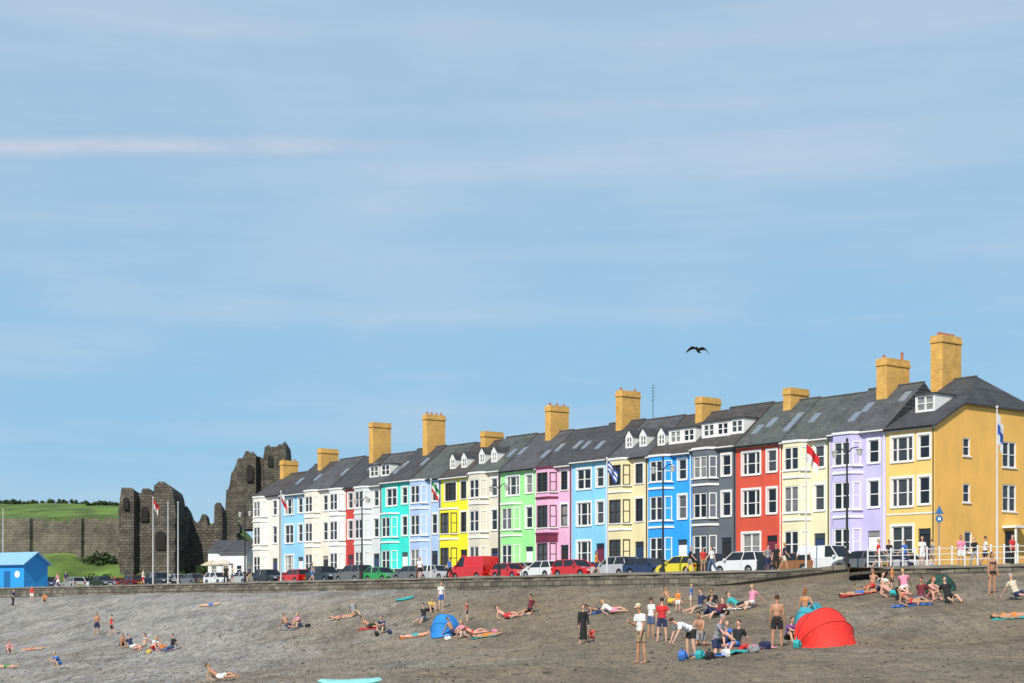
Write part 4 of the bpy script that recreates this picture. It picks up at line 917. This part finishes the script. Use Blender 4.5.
FG=[
(641,663,'phone',-60,'white','s:khaki',(C,'cream'),'nearest figure, left of the bending person',1.0,'tan'),
(583,644,'stand',10,'black','coat',(Lh,'black'),'beside a small child in red',.98,'fair'),
(593,642,'crouch',-20,'red','s:red',(S,'brown'),'small child next to the black coat',.62,'fair'),
(651,638,'stand',120,'white','s:denim',(S,'brown'),'behind the nearest standing person',1.0,'tan'),
(662,642,'hips',160,'red','s:navy',(S,'black'),'right of the white top and denim shorts',1.02,'fair'),
(691,658,'bend',-70,'white','s:black',(S,'brown'),'over a blue bag at the picnic',1.0,'fair'),
(716,655,'kneel',60,'grey','s:navy',(S,'grey'),'in the middle of the picnic group',1.0,'pink'),
(735,652,'sit',-40,'black','s:blue',(S,'brown'),'between picnic group and shirtless man',1.0,'pink'),
(725,647,'hug',10,'blue','s:black',(Lh,'blond'),'at the back of the picnic group',.95,'fair'),
(701,646,'kneel',-30,None,'s:grey',(S,'brown'),'shirtless at the back of the picnic',.95,'tan'),
(777,647,'stand',170,None,'s:black',(S,'brown'),'shirtless, left of the red tent',1.05,'tan'),
(788,643,'hug',30,'purple','s:black',(Lh,'brown'),'right of the shirtless standing man',.95,'fair'),
(805,634,'hips',150,None,'b:orange',(Lh,'ginger'),'behind the left side of the red tent',1.0,'tan'),
(992,595,'stand',20,None,'b:black',(Lh,'brown'),'alone below the railing at right',1.0,'tan'),
(700,612,'sit',-60,'navy','s:grey',(S,'brown'),'left of cluster behind the picnic',1,'fair'),
(707,617,'hug',40,'grey','t:navy',(Lh,'black'),'centre of cluster behind the picnic',1,'fair'),
(714,612,'sit',-10,'black','s:khaki',(S,'black'),'right of cluster behind the picnic',1,'tan'),
(718,617,'recline',-50,'maroon','s:navy',(S,'brown'),'front right of cluster behind picnic',1,'fair'),
(691,609,'stand',70,'blue','s:cream',(S,'blond'),'child behind the picnic group',.7,'fair'),
(678,612,'stand',-30,'orange','s:white',(S,'brown'),'small child right of the red top',.62,'fair'),
(739,609,'recline',50,'teal','s:black',(S,'brown'),'on upper beach above the shirtless man',1,'pink'),
(752,608,'sit',-50,'pink','s:white',(Lh,'blond'),'on upper beach near the slipway foot',1,'fair'),
(598,613,'prone',-80,None,'b:navy',(Lh,'brown'),'left of the pair behind the black coat',1,'tan'),
(613,614,'recline',60,'white','s:pink',(Lh,'blond'),'right of pair behind the black coat',1,'fair'),
(507,619,'recline',60,None,'s:red',(S,'brown'),'left of three right of the blue tent',1,'pink'),
(518,616,'flat',80,None,'b:pink',(Lh,'blond'),'middle of three right of the blue tent',1,'tan'),
(530,614,'sit',-60,'maroon','s:black',(S,'black'),'right of three right of blue tent',1,'tan'),
(455,636,'sit',50,None,'s:navy',(S,'brown'),'in the mouth of the blue tent',1,'tan'),
(464,638,'hug',-40,'pink','s:white',(Lh,'blond'),'first right of the blue tent',.95,'fair'),
(474,636,'recline',70,None,'b:red',(Lh,'ginger'),'second person right of the blue tent',1,'pink'),
(486,637,'flat',60,None,'s:orange',(S,'brown'),'third person right of the blue tent',1,'tan'),
(467,621,'stand',-90,'red','s:navy',(S,'brown'),'child playing behind the blue tent',.65,'fair'),
(424,622,'sit',-30,'black','s:denim',(S,'black'),'left behind the blue tent',1,'fair'),
(441,609,'stand',30,'white','s:blue',(S,'brown'),'up the beach above the blue tent',.95,'fair'),
(430,613,'hug',30,'yellow','s:navy',(Lh,'brown'),'sitting above the blue tent',.95,'fair'),
(414,637,'flat',80,None,'s:teal',(S,'brown'),'just left of the blue tent',1,'pink'),
(371,629,'recline',60,None,'s:black',(S,'black'),'left of the pair with dark bags',1,'tan'),
(383,633,'hug',-20,'navy','s:grey',(Lh,'brown'),'right of the pair with dark bags',1,'fair'),
(355,616,'sit',20,'grey','s:khaki',(S,'brown'),'halfway up the beach left of centre',1,'fair'),
(342,618,'flat',75,None,'b:purple',(Lh,'black'),'left of the grey top and khaki shorts',1,'tan'),
(289,629,'sit',40,None,'s:navy',(S,'brown'),'left of the pair below the off white house',1,'tan'),
(300,628,'hug',-40,'pink','s:denim',(Lh,'blond'),'right of pair below off white house',.95,'fair'),
(210,606,'flat',80,None,'s:blue',(S,'blond'),'far up the beach below the terrace end',1,'fair'),
(97,636,'stand',20,None,'s:navy',(S,'brown'),'left of the standing pair at left',1.0,'tan'),
(112,636,'walk',-80,'red','s:black',(S,'black'),'right of the standing pair at left',.9,'fair'),
(122,648,'hug',30,None,'s:black',(S,'brown'),'leftmost of the seated line at left',1,'tan'),
(133,650,'sit',50,'navy','s:white',(S,'black'),'second of seated line at left',1,'fair'),
(144,650,'sit',-30,None,'b:teal',(Lh,'brown'),'third of the seated line at left',1,'pink'),
(153,651,'hug',60,'white','s:red',(Lh,'blond'),'fourth of seated line at left',1,'fair'),
(163,650,'recline',40,None,'s:orange',(S,'brown'),'fifth of the seated line at left',1,'tan'),
(172,651,'sit',-50,'black','t:denim',(S,'black'),'rightmost of seated line at left',1,'fair'),
(60,669,'crouch',-50,'blue','s:blue',(S,'blond'),'small child alone at lower left',.95,'fair'),
(220,681,'recline',75,None,'s:white',(S,'brown'),'nearest sunbather at the lower left edge',1.1,'tan'),
(8,654,'hug',40,'pink','s:grey',(Lh,'brown'),'left of three at left edge',1,'fair'),
(6,668,'flat',60,None,'s:green',(S,'black'),'lowest sunbather at the left edge',1,'pink'),
(33,650,'flat',80,None,'b:red',(Lh,'blond'),'right of three at the left edge',1,'tan'),
(13,607,'walk',60,'navy','t:black',(S,'brown'),'below the blue beach hut',1,'fair'),
(32,602,'stand',-10,'red','s:white',(S,'blond'),'left of two near the beach hut',.9,'fair'),
(45,603,'hug',10,'orange','s:navy',(S,'brown'),'right of two near the beach hut',1,'fair'),
(872,592,'sit',-50,None,'s:red',(S,'brown'),'leftmost of crowd below the railing',1,'tan'),
(880,594,'hug',20,'white','s:navy',(Lh,'brown'),'second in crowd below the railing',1,'fair'),
(892,591,'stand',60,'orange','s:black',(S,'brown'),'child in crowd below the railing',.65,'fair'),
(893,597,'recline',50,None,'s:teal',(S,'black'),'in the left crowd below the railing',1,'pink'),
(905,593,'sit',-20,'pink','s:white',(Lh,'blond'),'middle of crowd below the railing',1,'fair'),
(912,606,'recline',70,None,'b:red',(Lh,'black'),'in front of the crowd below the railing',1,'tan'),
(921,604,'sit',-40,'maroon','s:denim',(S,'black'),'left of the green dome shelter',1,'tan'),
(929,601,'hug',30,None,'b:pink',(Lh,'ginger'),'at the green dome shelter\'s left rim',1,'pink'),
(950,603,'sit',10,'black','s:black',(S,'brown'),'right of the green dome shelter',1,'fair'),
(858,595,'flat',80,None,'s:blue',(S,'brown'),'stretched left of the railing crowd',1,'tan'),
(1015,618,'flat',70,None,'b:orange',(Lh,'brown'),'at the right edge of the beach',1,'tan'),
(1019,600,'sit',30,'cream','s:navy',(S,'grey'),'at right edge above the other sunbather',1,'fair'),
(672,606,'sit',40,None,'s:yellow',(S,'brown'),'behind the red topped standing person',1,'tan'),
]
for e in FG:
    px,py,pose,rot,top,bot,hair,place,sc,sk=e
    person(hit(px,py),pose,rot,top,bot,hair,place,sc,sk,face=(py>634))
PW=[(1012,25,'stand',40,'red','t:black','at the right edge behind the railing'),(985,26,'walk',70,'white','s:navy','behind the railing right of the sign'),(975,22,'walk',-70,'black','t:grey','behind the railing near the flagpole'),(961,27,'stand',0,'pink','s:white','at the centre of the railing'),(932,24,'walk',80,'grey','s:khaki','just left of the road sign'),(922,26,'stand',20,'white','s:white','left of the road sign by the railing'),(905,24,'walk',-80,'blue','t:navy','behind the railing above the crowd'),(889,26,'stand',30,'black','s:grey','at the top of the slipway'),(878,25,'walk',75,'red','s:black','stepping towards the slipway top'),(776,25,'stand',0,'black','t:black','before the brick red house'),(768,25,'hips',30,'grey','t:navy','before the brick red house'),(784,26,'walk',70,'navy','s:cream','before the cream house'),(712,26,'walk',-70,'white','t:denim','before the slate grey house'),(703,25,'stand',20,'red','s:khaki','left of the slate grey house'),(690,26,'walk',80,'black','s:grey','before the vivid blue house'),(596,26,'walk',70,'orange','s:navy','before the sky blue house'),(450,26,'walk',-70,'blue','t:black','before the bright yellow house'),(420,26,'stand',10,'white','s:black','before the periwinkle house'),(312,26,'walk',70,'grey','s:blue','before the ivory house'),(250,26,'walk',-70,'navy','t:khaki','before the off white house'),(226,27,'stand',0,'black','t:black','on the promenade right of the flagpoles'),(232,27,'walk',80,'cream','s:denim','on the promenade below the cottage'),(143,27,'walk',70,'white','s:red','on the promenade left of the flagpoles'),(66,27,'stand',10,'navy','t:grey','on the promenade right of the blue hut'),(58,27,'walk',-60,'pink','s:white','on the promenade beside the blue hut')]
for i,(px,d,pose,rot,top,bot,place) in enumerate(PW):
    person(at_d(px,d),pose,rot,top,bot,((Lh,'brown') if i%3==0 else (S,['black','brown','blond'][i%3])),place,[1,.97,1.03][i%3],['fair','tan'][i%2])

def on_ground(name,label,cat,px,py,rz,grp=None):
    X,Y,z=hit(px,py); r=thing(name,label,cat,(X,Y,z),0,grp); r.rotation_mode='QUATERNION'
    r.rotation_quaternion=Vector((0,0,1)).rotation_difference(normal(X,Y))@Quaternion((0,0,1),R(rz)); return r
for px,py,rz,c,lb in [(598,613,-80,'blue','blue towel under the left sunbather behind the black coat'),(518,616,80,'white','white towel under the middle of three sunbathers right of the blue tent'),(486,637,60,'teal','teal towel third right of the blue tent'),(414,637,80,'orange','orange towel left of the blue tent'),(371,629,60,'red','red towel beside the dark bags'),(342,618,75,'cream','cream towel halfway up the beach'),(289,629,40,'grey','grey towel under the pair below the off white house'),(220,681,75,'khaki','khaki towel under the nearest lower left sunbather'),(33,650,80,'white','white towel near the left edge'),(912,606,70,'blue','blue towel in front of the crowd below the railing'),(858,595,80,'red','red towel left of the crowd below the railing'),(1015,618,70,'teal','teal towel at the right edge of the beach'),(735,653,-40,'teal','teal towel at the picnic group'),(757,648,20,'pink','pink towel between the picnic group and the shirtless man'),(708,657,10,'blue','bright blue towel at the front of the picnic group'),(163,650,40,'purple','purple towel in the seated line at left'),(739,609,50,'white','white towel on the upper beach')]:
    r=on_ground('towel',lb,'towel',px,py,rz,'beach towels')
    m_=MB(); nx,ny=9,18; vs=[(-.40+.8*i/(nx-1)+.04*noise.noise(Vector((j*.5,px,1))),-.85+1.7*j/(ny-1),.05+.05*noise.noise(Vector((i*.7,j*.7,px)))) for i in range(nx) for j in range(ny)]
    m_.add(vs,[(i*ny+j,(i+1)*ny+j,(i+1)*ny+j+1,i*ny+j+1) for i in range(nx-1) for j in range(ny-1)]); m_.build('cloth',cm(c),r,True)
def bag(px,py,c,lb,s=1):
    s*=.72
    r=on_ground('beach_bag',lb,'bag',px,py,random.uniform(0,180),'bags on the beach'); b=MB()
    b.prism([(-.24*s,0),(.24*s,0),(.29*s,.2*s),(.2*s,.34*s),(.02*s,.29*s),(-.18*s,.36*s),(-.3*s,.22*s)],-.13*s,.13*s); b.ell((.05*s,-.1*s,.13*s),(.17*s,.11*s,.12*s)); me=remesh(b,'bag_body',.02,3); addpart('bag_body',me,r,cm(c))
    h=MB(); pts=[(-.14*s,0,.3*s),(-.08*s,0,.46*s),(.08*s,0,.46*s),(.14*s,0,.3*s)]
    for q in range(3): h.tube(pts[q],pts[q+1],.012,n=5)
    h.build('handle',cm(c),r)
for a in [(683,660,'blue','blue bag beneath the bending person',1.2),(700,659,'teal','teal bag at the picnic group',1.1),(726,657,'white','white bag at the right of the picnic group',1),(744,651,'red','red bag left of the shirtless man',1),(765,649,'navy','navy bag at the shirtless person\'s feet',1.1),(377,636,'black','black bag between the left pair',1.1),(390,634,'navy','navy bag right of the left pair',1),(495,634,'pink','pink bag right of the blue tent group',1),(448,640,'white','white bag before the blue tent',.9),(308,627,'black','black bag right of the pair below the off white house',.9),(149,653,'yellow','yellow bag in front of the seated line',.9),(900,600,'black','black bag in the crowd below the railing',1),(725,615,'black','black bag in the seated cluster behind the picnic',1.1),(797,648,'teal','teal bag at the left of the red tent',1.2),(710,660,'black','black bag right of the teal bag at the picnic',1.1),(754,653,'grey','grey bag right of the red bag',1)]: bag(*a)
def tent(px,py,wid,ht,rz,c,name_c,lb,po=.95):
    r=on_ground('beach_tent',lb,'tent',px,py,rz); a=wid/2; n1,n2=24,24
    def pt(ph,th,sag=0):
        x=a*math.cos(ph); rr=ht*math.sin(ph)**po*(1-sag); return (x,rr*math.cos(th)*1.0,rr*math.sin(th))
    m_=MB(); vs=[]
    for i in range(n1+1):
        ph=.02+(math.pi-.04)*i/n1
        for j in range(n2+1):
            f=j/n2; hp=[2,43,84,124]; k3=min(2,int(f*3)); g=f*3-k3
            p0=Vector(pt(ph,R(hp[k3]))); p1=Vector(pt(ph,R(hp[k3+1]))); p=p0.lerp(p1,g)
            p*=1-.03*math.sin(math.pi*g)+.012*noise.noise(Vector((i*.5,j*.5,px))); vs.append(p)
    k=n2+1; m_.add(vs,[(i*k+j,(i+1)*k+j,(i+1)*k+j+1,i*k+j+1) for i in range(n1) for j in range(n2)])
    m_.build('canopy',mat('tent_'+name_c,c,.75,.10,3,bump=.25,bscale=5),r,False)
    for th in (R(43),R(84),R(124)):
        s=MB(); pr=None
        for i in range(n1+1):
            p=pt(.02+(math.pi-.04)*i/n1,th,-.004)
            if pr: s.tube(pr,p,.012,n=5)
            pr=p
        s.build('pole',mat('tent_pole_'+name_c,tuple(x*.4 for x in c),.6,.05),r)
    fl=MB(); fl.add([(-a,0,.02),(a,0,.02),(a*.7,-ht*.75,.02),(-a*.7,-ht*.75,.02),(a*.75,ht*.7,.02),(-a*.75,ht*.7,.02)],[(0,1,2,3),(0,5,4,1)]); fl.build('groundsheet',cm('grey'),r)
tent(824,645,2.2,1.38,196,(.78,.03,.02),'red','bright red pop up beach tent right of the shirtless man')
tent(812,632,1.1,1.32,150,(.05,.35,.45),'teal','teal beach tent mostly hidden behind the red tent')
tent(446,634,1.65,1.2,160,(.02,.22,.62),'blue','blue pop up beach tent on the middle of the beach')
tent(941,592,1.35,.8,180,(.012,.065,.045),'dark_green','low dark green dome shelter in the crowd below the railing')
def board(px,py,rz,L,c,lb,c2='white'):
    r=on_ground('paddle_board',lb,'paddle board',px,py,rz); m_=MB(); n=24; vs=[]
    for zz,s in((0.02,.9),(.07,1),(.12,.9)):
        vs+=[(L/2*s*math.cos(2*math.pi*k/n),.38*s*math.sin(2*math.pi*k/n)*(1-.15*math.cos(2*math.pi*k/n)),zz+.06*abs(math.cos(2*math.pi*k/n))**4) for k in range(n)]
    m_.add(vs,[(q*n+k,q*n+(k+1)%n,(q+1)*n+(k+1)%n,(q+1)*n+k) for q in range(2) for k in range(n)]+[tuple(range(2*n,3*n)),tuple(range(n-1,-1,-1))]); m_.build('hull',cm(c),r)
    m_=MB(); m_.box(-L*.25,L*.2,-.2,.2,.121,.128); m_.build('deck_pad',cm(c2),r)
board(350,686,14,1.55,'aqua','pale turquoise and white paddle board at the bottom edge')
board(405,600,20,1.4,'teal','small turquoise board high on the beach',c2='green')
rnd=random.Random(3); st=MB()
for _ in range(7500):
    px=rnd.uniform(-40,1064); Y=32+80*rnd.random()**1.1; X=(px-512)/F*Y
    d,t=dt(X,Y)
    if d<WD+1: continue
    s=rnd.uniform(.02,.055)*(1 if rnd.random()<.95 else 1.7)*(.7+Y/120); z=gz(X,Y)
    q=Quaternion((0,0,1),rnd.random()*6); st.ell((X,Y,z+s*.15),(s,s*.75,s*.55),q,6,4)
o=st.build('pebbles',mat('loose_pebbles',(.17,.147,.115),.9,.8,.9),None,fix=False); o['kind']='stuff'; o['label']='loose pebbles scattered over the beach'; o['category']='pebbles'

# gull
Yb=92; X=(698-512)/F*Yb; z=EZ+(HY-350)*Yb/F
r=thing('seagull','dark gull gliding with bent wings above the terrace roofs','bird',(X,Yb,z),0); r.rotation_euler=(R(-18),R(8),R(-24))
b=MB(); b.ell((0,0,-.02),(.095,.25,.09)); b.cap((0,-.2,.02),(0,-.29,.03),.055,.045); b.cap((0,-.31,.03),(0,-.37,.02),.016,.008); b.add([(-.02,.18,.0),(.02,.18,.0),(.11,.4,0),(-.11,.4,0),(-.02,.18,.03),(.02,.18,.03),(.11,.4,.02),(-.11,.4,.02)],[(0,3,2,1),(4,5,6,7),(0,1,5,4),(1,2,6,5),(2,3,7,6),(3,0,4,7)])
for sg in(-1,1):
    st_=[(.03,-.12,.17,.03),(.20,-.17,.18,.10),(.36,-.18,.15,.11),(.52,-.12,.13,.0),(.70,.02,.08,-.20)]
    vs=[]
    for (x,y0,y1,zz) in st_: vs+=[(sg*x,y0,zz-.024),(sg*x,y1,zz-.015),(sg*x,y1,zz+.015),(sg*x,y0,zz+.024)]
    fs=[(0,1,2,3),(16,19,18,17)]
    for i in range(4):
        for j in range(4): fs.append((i*4+j,i*4+(j+1)%4,(i+1)*4+(j+1)%4,(i+1)*4+j))
    b.add(vs,fs)
me=remesh(b,'body',.010,1); addpart('body',me,r,mat('gull_feathers',(.03,.026,.024),.9,.4,8))

# ------------------------------------------------------------ light, sky, camera
el=R(42); sd=Vector((-.32,-.947,0)).normalized()*math.cos(el)+Vector((0,0,math.sin(el)))
sun=bpy.data.lights.new('sun','SUN'); sun.energy=4.8; sun.angle=R(.5); sun.color=(1,.94,.84)
so=bpy.data.objects.new('sun',sun); COL.objects.link(so); so.rotation_euler=sd.to_track_quat('Z','Y').to_euler()
wd=bpy.data.worlds.new('World'); scn.world=wd; wd.use_nodes=True; nt=wd.node_tree; bg=nt.nodes['Background']; bg.inputs['Strength'].default_value=.10
sk=nt.nodes.new('ShaderNodeTexSky'); sk.sky_type='NISHITA'; sk.sun_disc=False; sk.sun_elevation=el; sk.sun_rotation=math.atan2(sd.x,sd.y); sk.dust_density=.3; sk.ozone_density=3.0; sk.air_density=1.0
tc=nt.nodes.new('ShaderNodeTexCoord'); sx=nt.nodes.new('ShaderNodeSeparateXYZ'); nt.links.new(tc.outputs['Generated'],sx.inputs[0])
def M(op,a,b=None,c=None):
    n=nt.nodes.new('ShaderNodeMath'); n.operation=op
    for i,v in enumerate((a,b,c)):
        if v is None: continue
        if isinstance(v,(int,float)): n.inputs[i].default_value=v
        else: nt.links.new(v,n.inputs[i])
    return n.outputs[0]
def MR(src,a,b,c=0,d=1,smooth=True):
    r_=nt.nodes.new('ShaderNodeMapRange'); r_.inputs['From Min'].default_value=a; r_.inputs['From Max'].default_value=b; r_.inputs['To Min'].default_value=c; r_.inputs['To Max'].default_value=d
    if smooth: r_.interpolation_type='SMOOTHSTEP'
    nt.links.new(src,r_.inputs['Value']); return r_.outputs[0]
rp=nt.nodes.new('ShaderNodeValToRGB'); nt.links.new(sx.outputs['Z'],rp.inputs[0]); e=rp.color_ramp.elements
e[0].position=0; e[0].color=(.38,.61,.79,1); e[1].position=.40; e[1].color=(.39,.555,.735,1)
for p_,c_ in ((.08,(.28,.545,.785,1)),(.17,(.30,.545,.775,1)),(.27,(.37,.565,.755,1))):
    q=e.new(p_); q.color=c_
sc=nt.nodes.new('ShaderNodeVectorMath'); sc.operation='SCALE'; sc.inputs['Scale'].default_value=10.3; nt.links.new(rp.outputs[0],sc.inputs[0])
haze=nt.nodes.new('ShaderNodeMixRGB'); nt.links.new(MR(sx.outputs['Z'],.35,.8,.87,.1),haze.inputs[0]); nt.links.new(sk.outputs[0],haze.inputs[1]); nt.links.new(sc.outputs[0],haze.inputs[2])
def nzs(scale,stretch,det=7):
    mp=nt.nodes.new('ShaderNodeMapping'); mp.inputs['Scale'].default_value=stretch
    n=nt.nodes.new('ShaderNodeTexNoise'); n.inputs['Scale'].default_value=scale; n.inputs['Detail'].default_value=det; n.inputs['Roughness'].default_value=.5
    nt.links.new(tc.outputs['Generated'],mp.inputs[0]); nt.links.new(mp.outputs[0],n.inputs['Vector']); return n.outputs['Fac']
n1=MR(nzs(1.7,(1.5,.2,19),4),.42,.76); n2=MR(nzs(2.2,(3.0,.5,8),5),.36,.8); n3=MR(nzs(5,(3,.6,28),4),.45,.78)
am=M('MULTIPLY_ADD',n1,.34,M('MULTIPLY_ADD',n2,.26,M('MULTIPLY',n3,.09)))
mx=nt.nodes.new('ShaderNodeMixRGB'); mx.inputs[2].default_value=(5.9,6.8,7.9,1)
nt.links.new(am,mx.inputs[0]); nt.links.new(haze.outputs[0],mx.inputs[1])
wob=M('MULTIPLY_ADD',nzs(5,(2,1,6)),.010,-.005)
zy=M('DIVIDE',sx.outputs['Z'],M('MAXIMUM',sx.outputs['Y'],.05))
zz=M('ADD',M('SUBTRACT',zy,.287),wob)
band=MR(M('ABSOLUTE',zz),.0,.0085,1,0)
msk=MR(sx.outputs['X'],-.17,.0,1,0)
bd=M('MULTIPLY',M('MULTIPLY',band,msk),MR(nzs(6,(4,1,14)),.3,.62,.2,.55))
mx2=nt.nodes.new('ShaderNodeMixRGB'); mx2.inputs[2].default_value=(7.0,6.7,7.6,1); nt.links.new(bd,mx2.inputs[0]); nt.links.new(mx.outputs[0],mx2.inputs[1])
nt.links.new(mx2.outputs[0],bg.inputs['Color'])
cam=bpy.data.cameras.new('Camera'); co=bpy.data.objects.new('Camera',cam); COL.objects.link(co); scn.camera=co
co.location=(0,0,EZ); co.rotation_euler=(R(90),0,0); cam.lens=F/1024*36; cam.sensor_width=36; cam.shift_y=(HY-341.5)/1024; cam.clip_end=8000; cam.clip_start=.5
scn.view_settings.view_transform='Standard'; scn.view_settings.look='None'; scn.view_settings.exposure=0
